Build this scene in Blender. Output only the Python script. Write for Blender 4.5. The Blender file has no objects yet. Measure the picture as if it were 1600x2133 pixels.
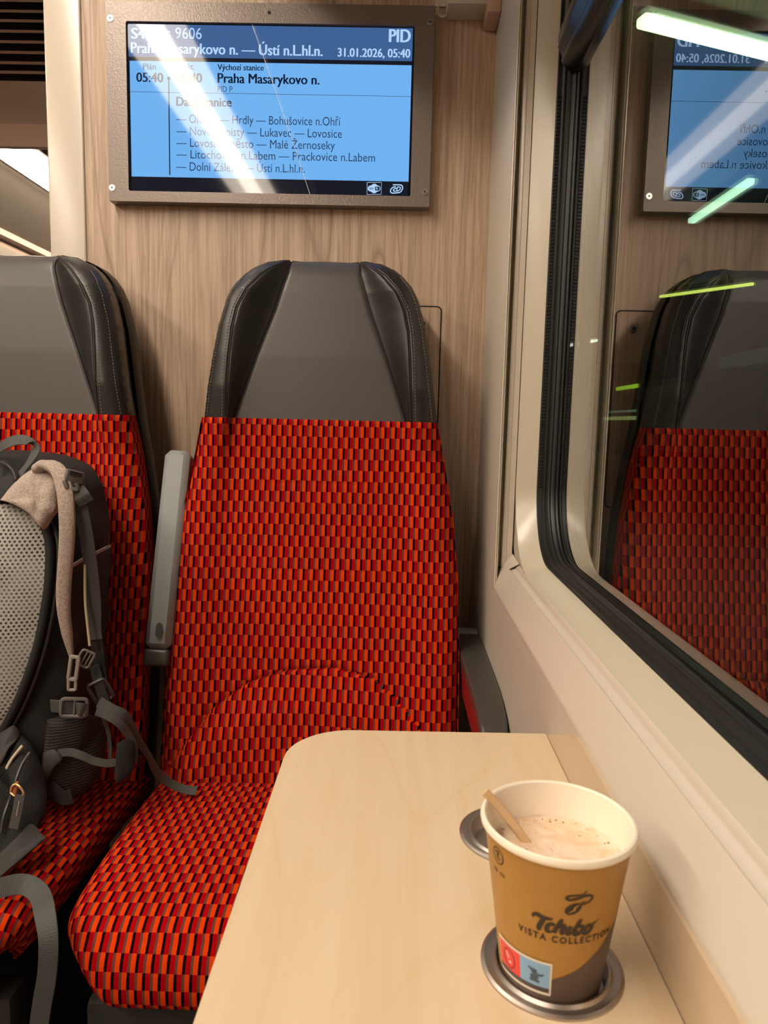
import bpy, bmesh, math, random
import numpy as np
from mathutils import Vector, Matrix, Quaternion
random.seed(7)
SC = bpy.context.scene
COL = SC.collection
# ---------------------------------------------------------------- camera, world, exposure
W, H, FPX = 1600, 2133, 1500.0
PITCH, YAW, ROLL = [math.radians(v) for v in (7.02, 0.90, 1.39)]
_f = Vector((-math.sin(YAW)*math.cos(PITCH), math.cos(YAW)*math.cos(PITCH), -math.sin(PITCH)))
_R0 = Vector((math.cos(YAW), math.sin(YAW), 0)); _U0 = _R0.cross(_f)
CR = math.cos(ROLL)*_R0 + math.sin(ROLL)*_U0
CU = -math.sin(ROLL)*_R0 + math.cos(ROLL)*_U0
CAM = Vector((0, 0, 1.0))
cd = bpy.data.cameras.new('camera'); cam = bpy.data.objects.new('camera', cd); COL.objects.link(cam)
cd.sensor_fit = 'HORIZONTAL'; cd.sensor_width = 36.0; cd.lens = FPX/W*36.0
m3 = Matrix((CR, CU, -_f)).transposed()
cam.matrix_world = Matrix.Translation(CAM) @ m3.to_4x4()
cd.clip_start = 0.02; cd.clip_end = 100
cd.dof.use_dof = True; cd.dof.focus_distance = 1.15; cd.dof.aperture_fstop = 26.0
SC.camera = cam
wd = bpy.data.worlds.new('night'); SC.world = wd; wd.use_nodes = True
wd.node_tree.nodes['Background'].inputs[0].default_value = (0.010, 0.013, 0.012, 1)
wd.node_tree.nodes['Background'].inputs[1].default_value = 1.0
SC.view_settings.view_transform = 'Standard'; SC.view_settings.look = 'None'
SC.view_settings.gamma = 1.0; SC.view_settings.use_curve_mapping = False
SC.view_settings.exposure = 0.0
LIGHT_STRENGTH = 37.0

def at(px, py, y):
    """the point of the plane Y=y seen at a pixel of the photograph"""
    d = _f + CR*((px-W/2)/FPX) - CU*((py-H/2)/FPX)
    return CAM + d*(y/d.y)
def atz(px, py, z):
    d = _f + CR*((px-W/2)/FPX) - CU*((py-H/2)/FPX)
    return CAM + d*((z-1.0)/d.z)

# ---------------------------------------------------------------- materials
def lin(c):
    return tuple(((v/255)/12.92 if v/255 <= .04045 else ((v/255+.055)/1.055)**2.4) for v in c) + (1,)
class NT:
    def __init__(s, name):
        s.m = bpy.data.materials.new(name); s.m.use_nodes = True
        s.t = s.m.node_tree; s.b = s.t.nodes['Principled BSDF']; s.out = s.t.nodes['Material Output']
    def n(s, typ, **kw):
        nd = s.t.nodes.new(typ)
        for k, v in kw.items():
            if k.startswith('i_'):
                key = k[2:]; key = int(key) if key.isdigit() else key.replace('_', ' ')
                nd.inputs[key].default_value = v
            else: setattr(nd, k, v)
        return nd
    def l(s, a, b): s.t.links.new(a, b)
    def math(s, op, a, b=None, c=None, clamp=False):
        nd = s.t.nodes.new('ShaderNodeMath'); nd.operation = op; nd.use_clamp = clamp
        for i, v in enumerate((a, b, c)):
            if v is None: continue
            if isinstance(v, (int, float)): nd.inputs[i].default_value = v
            else: s.l(v, nd.inputs[i])
        return nd.outputs[0]
    def mix(s, f, a, b):
        nd = s.t.nodes.new('ShaderNodeMix'); nd.data_type = 'RGBA'
        for sock, v in ((nd.inputs[0], f), (nd.inputs[6], a), (nd.inputs[7], b)):
            if isinstance(v, (int, float)): sock.default_value = v
            elif isinstance(v, tuple): sock.default_value = v
            else: s.l(v, sock)
        return nd.outputs[2]
    def coord(s, scale=(1, 1, 1), which='Object'):
        tc = s.n('ShaderNodeTexCoord'); mp = s.n('ShaderNodeMapping'); mp.inputs['Scale'].default_value = scale
        s.l(tc.outputs[which], mp.inputs[0]); return mp.outputs[0]
    def noise(s, vec, scale=5, detail=3, rough=.5, dist=0):
        nd = s.n('ShaderNodeTexNoise'); nd.inputs['Scale'].default_value = scale
        nd.inputs['Detail'].default_value = detail; nd.inputs['Roughness'].default_value = rough
        nd.inputs['Distortion'].default_value = dist; s.l(vec, nd.inputs['Vector']); return nd.outputs[0]
    def bump(s, h, dist=.001, strength=.5):
        nd = s.n('ShaderNodeBump'); nd.inputs['Distance'].default_value = dist; nd.inputs['Strength'].default_value = strength
        s.l(h, nd.inputs['Height']); s.l(nd.outputs[0], s.b.inputs['Normal'])
    def ramp(s, f, stops):
        nd = s.n('ShaderNodeValToRGB'); s.l(f, nd.inputs[0]); e = nd.color_ramp.elements
        e[0].position, e[0].color = stops[0]; e[1].position, e[1].color = stops[-1]
        for p, c in stops[1:-1]: x = e.new(p); x.color = c
        return nd.outputs[0]
def mat(name, col, rough=.5, metal=0., bump=None, var=None, spec=None, coat=0):
    """bump=(scale, distance, strength); var=(scale, darker factor)"""
    k = NT(name); c = lin(col); k.b.inputs['Base Color'].default_value = c
    k.b.inputs['Roughness'].default_value = rough; k.b.inputs['Metallic'].default_value = metal
    if spec is not None: k.b.inputs['Specular IOR Level'].default_value = spec
    if coat: k.b.inputs['Coat Weight'].default_value = coat; k.b.inputs['Coat Roughness'].default_value = .12
    v = None
    if bump or var: v = k.coord()
    if bump: k.bump(k.noise(v, bump[0], 2), bump[1], bump[2])
    if var:
        f = k.noise(v, var[0], 4)
        k.l(k.mix(f, tuple(x*var[1] for x in c[:3])+(1,), tuple(min(1, x*(2-var[1])) for x in c[:3])+(1,)), k.b.inputs['Base Color'])
    return k.m
def emis(name, col, strength, rough=.3, spec=0.5):
    k = NT(name); c = lin(col); k.b.inputs['Base Color'].default_value = (0, 0, 0, 1)
    k.b.inputs['Emission Color'].default_value = c; k.b.inputs['Emission Strength'].default_value = strength
    k.b.inputs['Roughness'].default_value = rough; k.b.inputs['Specular IOR Level'].default_value = spec
    return k.m
def wood_mat(name, base, dark, light, along='z', rough=.5, fine=1., contrast=1.0):
    k = NT(name)
    sc = {'z': (1, 1, .03), 'y': (1, .06, 1)}[along]
    v = k.coord(sc)
    v2 = k.coord({'z': (1, 1, .13), 'y': (1, .28, 1)}[along])
    n1 = k.noise(v2, 4.0, 2, .5, .3)                      # large flowing figure
    rings = k.math('FRACT', k.math('MULTIPLY', n1, 13.0))
    rings = k.math('POWER', k.math('ABSOLUTE', k.math('SUBTRACT', k.math('MULTIPLY', rings, 2), 1)), 11)
    fine_n = k.noise(v, 230*fine, 4, .65)
    med = k.noise(v, 75*fine, 3, .6)
    c1 = k.mix(k.ramp(med, [(.3, (0, 0, 0, 1)), (.7, (1, 1, 1, 1))]), lin(base), lin(light))
    f2 = k.math('MULTIPLY', k.ramp(fine_n, [(.42, (0, 0, 0, 1)), (.68, (1, 1, 1, 1))]), .55*contrast)
    c2 = k.mix(f2, c1, lin(dark))
    f3 = k.math('MULTIPLY', k.math('MULTIPLY', rings, .85*contrast), k.ramp(k.noise(v2, 7.0, 2), [(.28, (0, 0, 0, 1)), (.65, (1, 1, 1, 1))]))
    c3 = k.mix(f3, c2, lin(dark))
    k.l(c3, k.b.inputs['Base Color']); k.b.inputs['Roughness'].default_value = rough
    k.bump(fine_n, .0004, .35)
    return k.m
M = {}
M['wood'] = wood_mat('wood_laminate', (178, 152, 128), (122, 99, 80), (194, 170, 147), contrast=1.15)
M['maple'] = wood_mat('maple_laminate', (208, 186, 152), (196, 168, 124), (214, 194, 162), 'y', .38, .45, .5)
M['maple2'] = wood_mat('maple_edge_laminate', (192, 170, 140), (184, 160, 124), (198, 178, 150), 'y', .42, .45, .4)
M['edge'] = mat('table_edge', (150, 118, 84), .5)
M['cream'] = mat('cream_panel', (192, 183, 168), .36, var=(3, .97))
M['cream2'] = mat('cream_moulding', (198, 188, 172), .22, spec=.6)
M['frame_w'] = mat('window_frame_cream', (186, 178, 158), .25, spec=.6)
M['ceil'] = mat('ceiling_panel', (168, 154, 138), .5)
M['rubber'] = mat('rubber', (22, 23, 22), .45, bump=(300, .0002, .3))
M['rubber2'] = mat('rubber_gloss', (34, 33, 32), .3)
M['brownblk'] = mat('brown_black_frame', (27, 21, 19), .28)
M['darkgap'] = mat('dark_gap', (14, 12, 10), .8)
M['floor'] = mat('floor_vinyl', (52, 50, 50), .55, bump=(120, .0003, .3), var=(60, .85))
M['screw'] = mat('screw_steel', (220, 218, 212), .25, 1.0)
M['monframe'] = NT('monitor_frame_paint')
k = M['monframe']; k.b.inputs['Base Color'].default_value = lin((122, 111, 103)); k.b.inputs['Roughness'].default_value = .34
k.b.inputs['Metallic'].default_value = .25
k.bump(k.noise(k.coord((1, 1, 1)), 330, 2, .5, .6), .0006, .55); M['monframe'] = k.m
M['leather'] = mat('black_leather', (38, 35, 33), .36, bump=(520, .00025, .45), spec=.55)
M['leather_shade'] = mat('black_leather_shaded', (34, 31, 29), .44, bump=(520, .00025, .45))  # same leather, coloured slightly darker where the facet turns from the light
M['leather_g'] = mat('grey_leather', (72, 68, 66), .42, bump=(600, .0002, .4))
M['thread'] = mat('grey_thread', (112, 104, 98), .7)
M['shell'] = mat('seat_shell_plastic', (40, 34, 30), .42)
M['piping'] = mat('dark_piping', (28, 25, 23), .5)
M['seatbase'] = mat('seat_base_steel', (46, 44, 44), .5)
M['arm_grey'] = mat('armrest_grey_plastic', (134, 140, 139), .45, bump=(420, .0004, .6))
M['arm_dark'] = mat('armrest_dark_plastic', (62, 60, 56), .34, bump=(420, .0002, .3))
M['arm_edge'] = mat('armrest_edge_plastic', (46, 44, 42), .38)
M['arm_red'] = mat('armrest_red_paint', (142, 34, 36), .28, spec=.6)
M['steel'] = mat('brushed_steel', (186, 176, 168), .36, 1.0)
M['steel_d'] = mat('steel_bowl', (122, 112, 106), .35, 1.0)
# --- seat moquette: rows of orange / black / red / taupe bars, each row shifted by half a repeat
def moquette():
    k = NT('moquette'); P_, R_ = .0160, .0171
    uv = k.n('ShaderNodeUVMap'); uv.uv_map = 'UVMap'
    sp = k.n('ShaderNodeSeparateXYZ'); k.l(uv.outputs[0], sp.inputs[0])
    wob = k.noise(uv.outputs[0], 900, 2)
    wo = k.math('MULTIPLY', k.math('SUBTRACT', wob, .5), .0009)
    u = k.math('ADD', sp.outputs[0], wo); v = k.math('ADD', sp.outputs[1], wo)
    row = k.math('FLOOR', k.math('DIVIDE', v, R_))
    odd = k.math('MODULO', k.math('ABSOLUTE', row), 2.0)
    uu = k.math('FRACT', k.math('ADD', k.math('DIVIDE', u, P_), k.math('MULTIPLY', odd, .5)))
    st = k.n('ShaderNodeValToRGB'); st.color_ramp.interpolation = 'CONSTANT'; k.l(uu, st.inputs[0])
    OR, BK, RD, TP = lin((206, 60, 5)), lin((20, 4, 8)), lin((154, 3, 10)), lin((92, 60, 54))
    e = st.color_ramp.elements
    e[0].position, e[0].color = 0, OR; e[1].position, e[1].color = .31, BK
    for p_, c_ in ((.505, RD), (.825, TP)): x = e.new(p_); x.color = c_
    tc = k.coord(); big = k.noise(tc, 9, 2); pile = k.noise(uv.outputs[0], 2600, 2)
    sh = k.math('ADD', .80, k.math('ADD', k.math('MULTIPLY', pile, .28), k.math('MULTIPLY', big, .12)))
    hs = k.n('ShaderNodeHueSaturation'); k.l(st.outputs[0], hs.inputs['Color']); k.l(sh, hs.inputs['Value'])
    k.l(hs.outputs[0], k.b.inputs['Base Color']); k.b.inputs['Roughness'].default_value = .92
    k.b.inputs['Specular IOR Level'].default_value = .04
    taupe = k.math('GREATER_THAN', uu, .84); blk = k.math('MULTIPLY', k.math('GREATER_THAN', uu, .32), k.math('LESS_THAN', uu, .5))
    hgt = k.math('SUBTRACT', k.math('MULTIPLY', pile, .6), k.math('ADD', k.math('MULTIPLY', taupe, .8), k.math('MULTIPLY', blk, .5)))
    k.bump(hgt, .0006, .35)
    return k.m
M['moq'] = moquette()

# ---------------------------------------------------------------- mesh helpers
def link(name, me, m, parent=None, smooth=True):
    o = bpy.data.objects.new(name, me); COL.objects.link(o)
    for x in (m if isinstance(m, (list, tuple)) else [m]): me.materials.append(x)
    if parent is not None: o.parent = parent
    if smooth:
        for p in me.polygons: p.use_smooth = True
        try: me.set_sharp_from_angle(angle=math.radians(38))
        except Exception: pass
    return o
def mesh(name, vs, fs, m, parent=None, smooth=True, uvs=None, mi=None):
    me = bpy.data.meshes.new(name); me.from_pydata([tuple(v) for v in vs], [], fs)
    if mi:
        for p, i in zip(me.polygons, mi): p.material_index = i
    if uvs is not None:
        l = me.uv_layers.new(name='UVMap')
        for lp in me.loops: l.data[lp.index].uv = uvs[lp.vertex_index]
    me.update()
    return link(name, me, m, parent, smooth)
def bmobj(name, bm, m, parent=None, smooth=True):
    me = bpy.data.meshes.new(name); bm.normal_update(); bm.to_mesh(me); bm.free()
    return link(name, me, m, parent, smooth)
def empty(name, loc=(0, 0, 0)):
    o = bpy.data.objects.new(name, None); COL.objects.link(o); o.location = loc; o.empty_display_size = .05
    return o
def tag(o, label, cat, group=None):
    o['label'] = label; o['category'] = cat
    if group: o['group'] = group
    return o
def struct(o): o['kind'] = 'structure'; return o
def box_bm(x0, x1, y0, y1, z0, z1, bev=0, seg=2, bm=None):
    own = bm is None; b = bmesh.new()
    bmesh.ops.create_cube(b, size=1)
    for v in b.verts:
        v.co = Vector((x0+(v.co.x+.5)*(x1-x0), y0+(v.co.y+.5)*(y1-y0), z0+(v.co.z+.5)*(z1-z0)))
    if bev: bmesh.ops.bevel(b, geom=list(b.edges), offset=bev, segments=seg, profile=.6, affect='EDGES')
    if own: return b
    me = bpy.data.meshes.new('t'); b.to_mesh(me); b.free(); bm.from_mesh(me); bpy.data.meshes.remove(me)
    return bm
def box(name, r, m, parent=None, bev=0, seg=2): return bmobj(name, box_bm(*r, bev, seg), m, parent)
def grid_faces(nr, nc, closed=False, flip=False):
    fs = []
    for i in range(nr-1):
        for j in range(nc if closed else nc-1):
            a, b = i*nc+j, i*nc+(j+1) % nc; c, d = (i+1)*nc+(j+1) % nc, (i+1)*nc+j
            fs.append((a, d, c, b) if flip else (a, b, c, d))
    return fs
def lathe_data(prof, n=64, c=(0, 0)):
    vs = [(c[0]+r*math.cos(2*math.pi*j/n), c[1]+r*math.sin(2*math.pi*j/n), z) for r, z in prof for j in range(n)]
    return vs, grid_faces(len(prof), n, True)
def lathe(name, prof, m, parent=None, n=64, c=(0, 0), cap0=False, cap1=False):
    vs, fs = lathe_data(prof, n, c)
    if cap0: fs.append(tuple(reversed(range(n))))
    if cap1: fs.append(tuple(range((len(prof)-1)*n, len(prof)*n)))
    return mesh(name, vs, fs, m, parent)
def spline(pts, n=8):
    """Catmull-Rom through the points"""
    P = [Vector(p) for p in pts]; P = [P[0]*2-P[1]] + P + [P[-1]*2-P[-2]]; out = []
    for i in range(1, len(P)-2):
        a, b, c, d = P[i-1:i+3]
        for k_ in range(n):
            t = k_/n
            out.append(.5*((2*b)+(c-a)*t+(2*a-5*b+4*c-d)*t*t+(3*b-a-3*c+d)*t**3))
    out.append(P[-2]); return out
def tube(name, pts, r, m, parent=None, n=8, closed=False, bm=None):
    P = [Vector(p) for p in pts]; vs = []
    L = len(P); rr = r if isinstance(r, (list, tuple)) else [r]*L
    up = None
    for i, p in enumerate(P):
        t = (P[(i+1) % L]-P[i-1]) if closed else (P[min(i+1, L-1)]-P[max(i-1, 0)])
        t = t.normalized() if t.length > 1e-9 else Vector((0, 0, 1))
        if up is None: up = Vector((0, 0, 1)) if abs(t.z) < .9 else Vector((0, 1, 0))
        a = t.cross(up); a = a.normalized() if a.length > 1e-6 else t.orthogonal().normalized()
        b = a.cross(t).normalized(); up = b
        for j in range(n):
            an = 2*math.pi*j/n; vs.append(p+(a*math.cos(an)+b*math.sin(an))*rr[i])
    fs = grid_faces(L, n, True)
    if closed: fs += [((L-1)*n+j, (L-1)*n+(j+1) % n, (j+1) % n, j) for j in range(n)]
    else: fs += [tuple(reversed(range(n))), tuple(range((L-1)*n, L*n))]
    if bm is not None:
        bv = [bm.verts.new(v) for v in vs]
        for f in fs: bm.faces.new([bv[i] for i in f])
        return
    return mesh(name, vs, fs, m, parent)
def ribbon(name, pts, width, thick, m, parent=None, side=None, n=8, bm=None, raw=False):
    """flat webbing along points; side = direction(s) of the width"""
    P = [Vector(p) for p in pts] if raw else spline(pts, n)
    L = len(P); vs = []
    if isinstance(side, (list,)) and not raw:
        S = spline(side, n)
    elif isinstance(side, list): S = [Vector(s) for s in side]
    else: S = [Vector(side)]*L
    uv = []; acc = 0
    for i, p in enumerate(P):
        t = (P[min(i+1, L-1)]-P[max(i-1, 0)]).normalized(); s = S[i]; s = (s-t*s.dot(t)).normalized(); nn = t.cross(s).normalized()
        w = width(i/(L-1)) if callable(width) else width
        if i: acc += (P[i]-P[i-1]).length
        e = thick*.35
        for a, b in ((-w/2+e, -thick/2), (w/2-e, -thick/2), (w/2, 0), (w/2-e, thick/2), (-w/2+e, thick/2), (-w/2, 0)):
            vs.append(p+s*a+nn*b); uv.append((a, acc))
    fs = grid_faces(L, 6, True)+[tuple(reversed(range(6))), tuple(range((L-1)*6, L*6))]
    return mesh(name, vs, fs, m, parent, uvs=uv)
def extrude_profile(name, prof, axis, a0, a1, m, parent=None, smooth=True):
    """prof: open list of (p,q); axis 'y': (x,z) along y; 'z': (x,y) along z"""
    vs = []
    for a in (a0, a1):
        for p, q in prof: vs.append((p, a, q) if axis == 'y' else (p, q, a))
    return mesh(name, vs, grid_faces(2, len(prof)), m, parent, smooth)
def poly_prism(name, loop, z0, z1, m, parent=None, holes=(), mside=None, bev=None):
    """flat plate in xy with holes"""
    bm = bmesh.new(); loops = [loop]+list(holes); tops = []
    for z in (z0, z1):
        ring_e = []; vl = []
        for lp in loops:
            vv = [bm.verts.new((x, y, z)) for x, y in lp]; vl.append(vv)
            ring_e += [bm.edges.new((vv[i], vv[(i+1) % len(vv)])) for i in range(len(vv))]
        bmesh.ops.triangle_fill(bm, use_beauty=True, use_dissolve=False, edges=ring_e); tops.append(vl)
    for va, vb in zip(*tops):
        n = len(va)
        for i in range(n):
            f = bm.faces.new((va[i], va[(i+1) % n], vb[(i+1) % n], vb[i])); f.material_index = 1 if mside else 0
    bmesh.ops.recalc_face_normals(bm, faces=bm.faces)
    return bmobj(name, bm, [m, mside] if mside else m, parent, smooth=False)
def plate_bm(bm, pts, n_dir, th):
    """prism of a polygon (3-D points) extruded along n_dir"""
    d = Vector(n_dir)*th; a = [bm.verts.new(Vector(p)) for p in pts]; b = [bm.verts.new(Vector(p)+d) for p in pts]
    n = len(a); bm.faces.new(a); bm.faces.new(list(reversed(b)))
    for i in range(n): bm.faces.new((a[i], b[i], b[(i+1) % n], a[(i+1) % n]))
def disc_bm(bm, c, nrm, r, th, n=20):
    nrm = Vector(nrm).normalized(); a = nrm.orthogonal().normalized(); b = nrm.cross(a)
    plate_bm(bm, [Vector(c)+(a*math.cos(2*math.pi*i/n)+b*math.sin(2*math.pi*i/n))*r for i in range(n)], nrm, th)
def fix(bm): bmesh.ops.recalc_face_normals(bm, faces=bm.faces); return bm
def rrect(x0, x1, y0, y1, r, n=8, rs=None):
    """rounded rectangle, counter-clockwise from lower left; rs radii (ll, lr, ur, ul)"""
    rs = rs or (r, r, r, r); out = []
    for (cx, cy, a0), r_ in zip(((x0, y0, 180), (x1, y0, 270), (x1, y1, 0), (x0, y1, 90)), rs):
        ox = cx+r_ if cx == x0 else cx-r_; oy = cy+r_ if cy == y0 else cy-r_
        for i in range(n+1):
            a = math.radians(a0+90*i/n); out.append((ox+r_*math.cos(a), oy+r_*math.sin(a)))
    return out
def text_mesh(body, bold=0.0, shear=0.0, space=1.0, res=3):
    c = bpy.data.curves.new('t', 'FONT'); c.body = body; c.size = 1.0; c.offset = bold; c.shear = shear
    c.space_character = space; c.resolution_u = res; c.fill_mode = 'FRONT'
    o = bpy.data.objects.new('t', c); COL.objects.link(o)
    me = bpy.data.meshes.new_from_object(o.evaluated_get(bpy.context.evaluated_depsgraph_get()))
    vs = [v.co.copy() for v in me.vertices]; fs = [tuple(p.vertices) for p in me.polygons]
    bpy.data.objects.remove(o); bpy.data.meshes.remove(me); bpy.data.curves.remove(c)
    return vs, fs
def rel(o, p):
    """parent a mesh written in world coordinates to its thing"""
    o.parent = p; o.matrix_parent_inverse = Matrix.Translation(-Vector(p.location)); return o
CAPH = max(v.y for v in text_mesh('H')[0])

YB = 1.285            # face of the wooden partition
XW, XG = 0.147, 0.222 # inner face of the side wall under the window; room side of the glass
ZS = 0.767            # height of the sill's inner edge
# ================================================================ THE SETTING
struct(box('floor', (-2.63, .30, -3.5, 7, -.05, 0), M['floor']))
# wooden partition (its window-side end tucked behind the curved wall panel)
wb = struct(box('wall_back', (-.56, .24, YB, YB+.03, 0, 2.129), M['wood']))
# white post closing the partition towards the aisle
post = struct(bmobj('trim_1', box_bm(-.6085, -.5462, 1.2810, 1.33, 0, 2.128, .0035, 3), M['cream2']))
# access hatch in the partition: dark joint line, flap and lock
hx0, hx1, hz0, hz1 = -.20, .0720, .86, 1.2040
rg = [(x, YB-.0006, z) for x, z in rrect(hx0, hx1, hz0, hz1, .009, 6)]
ins = [(x, YB-.0006, z) for x, z in rrect(hx0+.0024, hx1-.0024, hz0+.0024, hz1-.0024, .0068, 6)]
n_ = len(rg); gv = [Vector(p) for p in rg]+[Vector(p) for p in ins]+[Vector(p)+Vector((0, .004, 0)) for p in rg]
mesh('hatch_joint', gv, [(i, (i+1) % n_, n_+(i+1) % n_, n_+i) for i in range(n_)], M['darkgap'], wb, False)
bm = bmesh.new(); plate_bm(bm, [(x, YB-.0012, z) for x, z in rrect(hx0+.0024, hx1-.0024, hz0+.0024, hz1-.0024, .0068, 6)], (0, 1, 0), .0018)
flap = bmobj('hatch_flap', fix(bm), M['wood'], wb, False)
lk = at(882, 675, YB-.001)
bm = bmesh.new()
for r_, t_ in ((.0075, .0026), (.0052, .0034)):
    disc_bm(bm, lk, (0, -1, 0), r_, t_, 24)
lock = bmobj('hatch_lock', fix(bm), M['steel'], flap)
bm = bmesh.new(); disc_bm(bm, lk+Vector((0, -.0032, 0)), (0, -1, 0), .0030, .0006, 16); bmobj('keyhole', fix(bm), M['darkgap'], flap)

# --- side wall under and beside the window
wr = empty('wall_right'); struct(wr)
box('lower_panel', (XW, .180, -3.5, YB+.01, 0, ZS), M['cream'], wr)
box('pier_panel', (XW-.0004, .150, 1.0345, YB+.01, ZS-.0015, 2.2), M['cream'], wr, .0004)
# blind guide rail: rounded ridge, slot, inner strip
extrude_profile('guide_ridge', [(XW-.0004, 1.0390), (XW-.0006, 1.0350), (.1466, 1.0325), (.1478, 1.0318), (.1486, 1.0326), (.1490, 1.0340), (.1496, 1.0334), (.1504, 1.0330), (.1512, 1.0338), (.1516, 1.0370)], 'z', ZS+.001, 2.2, M['cream2'], wr)
extrude_profile('guide_slot', [(.1516, 1.0370), (.1518, 1.0600), (.1532, 1.0620), (.1536, 1.0560), (.1546, 1.0560), (.1550, 1.0620), (.1578, 1.0620), (.1582, 1.0460)], 'z', .792, 2.2, mat('guide_slot_shade_tint', (205, 196, 168), .4), wr, False)  # slot tint imitates its olive shade, lightened because little light gets in
box('guide_stop', (.1517, .1582, 1.042, 1.066, ZS+.002, .7925), M['brownblk'], wr, .0006)
extrude_profile('guide_strip', [(.1580, 1.0480), (.1581, 1.0452), (.1588, 1.0445), (.1640, 1.0436), (.1644, 1.0443), (.1648, 1.0436), (.1722, 1.0420), (.1728, 1.0428), (.1730, 1.0480)], 'z', .790, 2.2, M['cream2'], wr)
# sill: slanted top, shallow groove, small step up to the window frame
sill = extrude_profile('window_sill', [(XW-.0004, ZS-.0040), (XW-.0004, ZS-.0010), (.1472, ZS+.0006), (.1484, ZS+.0026), (.1622, .7992), (.1630, .8000), (.1638, .7992), (.1650, .7990), (.1700, .8015), (.1712, .8030), (.1718, .8060), (.1740, .8080)], 'y', -3.5, 1.0400, M['cream2'], wr)
# mitred closing piece where the sill meets the guide rail
mesh('sill_corner', [(.1476, 1.0400, ZS+.003), (.1500, 1.000, .7735), (.1636, 1.000, .8010), (.1640, 1.0440, .8030), (.1735, 1.0440, .8150), (.1735, .985, .8110), (.1588, 1.0440, .7960)],
     [(0, 1, 2, 6), (6, 2, 3), (2, 5, 4, 3)], M['cream2'], wr, False)
box('upper_panel', (.174, .26, -3.5, 1.06, 1.97, 2.2), M['cream'], wr)
box('outer_skin', (.262, .28, -3.5, 1.30, 0, .79), M['floor'], wr)

# --- window: ring swept round a rounded rectangle in the (y,z) plane
WY0, WY1, WZ0, WZ1, WRAD = -1.0, 1.0260, .8177, 1.95, .102
def ring(off, x, n=14):
    r = WRAD+off
    return [(x, y, z) for y, z in rrect(WY0-off, WY1+off, WZ0-off, WZ1+off, r, n)]
def sweep(name, prof, m, parent, n=14):
    vs = []
    for off, x in prof: vs += ring(off, x, n)
    return mesh(name, vs, grid_faces(len(prof), 4*(n+1), True), m, parent)
win = struct(empty('window_1', (XG, 0, .80)))
WO = Vector((XG, 0, .80))
def wpar(o): o.parent = win; o.matrix_parent_inverse = Matrix.Translation(-WO); return o
wpar(sweep('window_frame', [(.050, .1745), (.0150, .1742), (.0145, .1738), (.0140, .1732), (.0125, .1727), (.0105, .1732), (.0095, .1745), (.0005, .2008)], M['frame_w'], None))
wpar(sweep('gasket', [(.0005, .2006), (-.0006, .2014), (-.0008, .2022), (.0000, .2026), (-.0002, .2072), (-.0018, .2082), (-.0034, .2096), (-.0034, .2116), (-.0020, .2128), (-.0028, .2138), (-.0052, .2150), (-.0058, .2176), (-.0048, .2196), (-.0066, XG+.002)], M['rubber'], None))
# fine ribs of the rubber along the upright
bm = bmesh.new()
zz = .915
while zz < 1.44:
    box_bm(.2018, .2074, 1.0240, 1.0276, zz, zz+.0022, .0004, 1, bm); zz += .0047
ribs = wpar(bmobj('gasket_ribs', bm, M['rubber2'], None, False)); ribs['kind'] = 'stuff'
def glass_mat(name, F, tint):
    k = NT(name); t = k.t; t.nodes.remove(k.b)
    tr = k.n('ShaderNodeBsdfTransparent'); tr.inputs[0].default_value = tint
    gl = k.n('ShaderNodeBsdfGlossy'); gl.inputs['Roughness'].default_value = 0.0; gl.inputs[0].default_value = (1, 1, 1, 1)
    fr = k.n('ShaderNodeFresnel'); fr.inputs[0].default_value = 1.55
    f = k.math('MULTIPLY', fr.outputs[0], F, clamp=True)
    dust = k.noise(k.coord(), 4, 5, .6); f2 = k.math('MULTIPLY', f, k.math('ADD', .92, k.math('MULTIPLY', dust, .12)))
    mx = k.n('ShaderNodeMixShader'); k.l(f2, mx.inputs[0]); k.l(tr.outputs[0], mx.inputs[1]); k.l(gl.outputs[0], mx.inputs[2])
    k.l(mx.outputs[0], k.out.inputs[0]); return k.m
def clear_mat():
    k = NT('glass_clear'); k.t.nodes.remove(k.b); tr = k.n('ShaderNodeBsdfTransparent'); k.l(tr.outputs[0], k.out.inputs[0]); return k.m
M['glass1'] = glass_mat('glass_room_face', 2.1, (.96, .98, .96, 1)); M['glass2'] = glass_mat('glass_second_face', 1.5, (.93, .97, .94, 1))
M['clear'] = clear_mat()
for x0, gm in ((XG, 'glass1'), (XG+.0135, 'glass2')):
    loop = ring(.004, x0); n_ = len(loop); lp2 = ring(.004, x0+.004)
    fs = [tuple(reversed(range(n_))), tuple(range(n_, 2*n_))]+[(i, (i+1) % n_, n_+(i+1) % n_, n_+i) for i in range(n_)]
    wpar(mesh('glass_pane', loop+lp2, fs, [M[gm], M['clear']], None, False, mi=[0]+[1]*(n_+1)))
wpar(sweep('pane_spacer', [(.004, XG+.0045), (-.006, XG+.0045), (-.006, XG+.0133), (.004, XG+.0133)], M['rubber2'], None))
wpar(sweep('outer_seal', [(.004, XG+.020), (-.012, XG+.020), (-.012, XG+.040), (.03, XG+.045)], M['rubber'], None))
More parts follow.
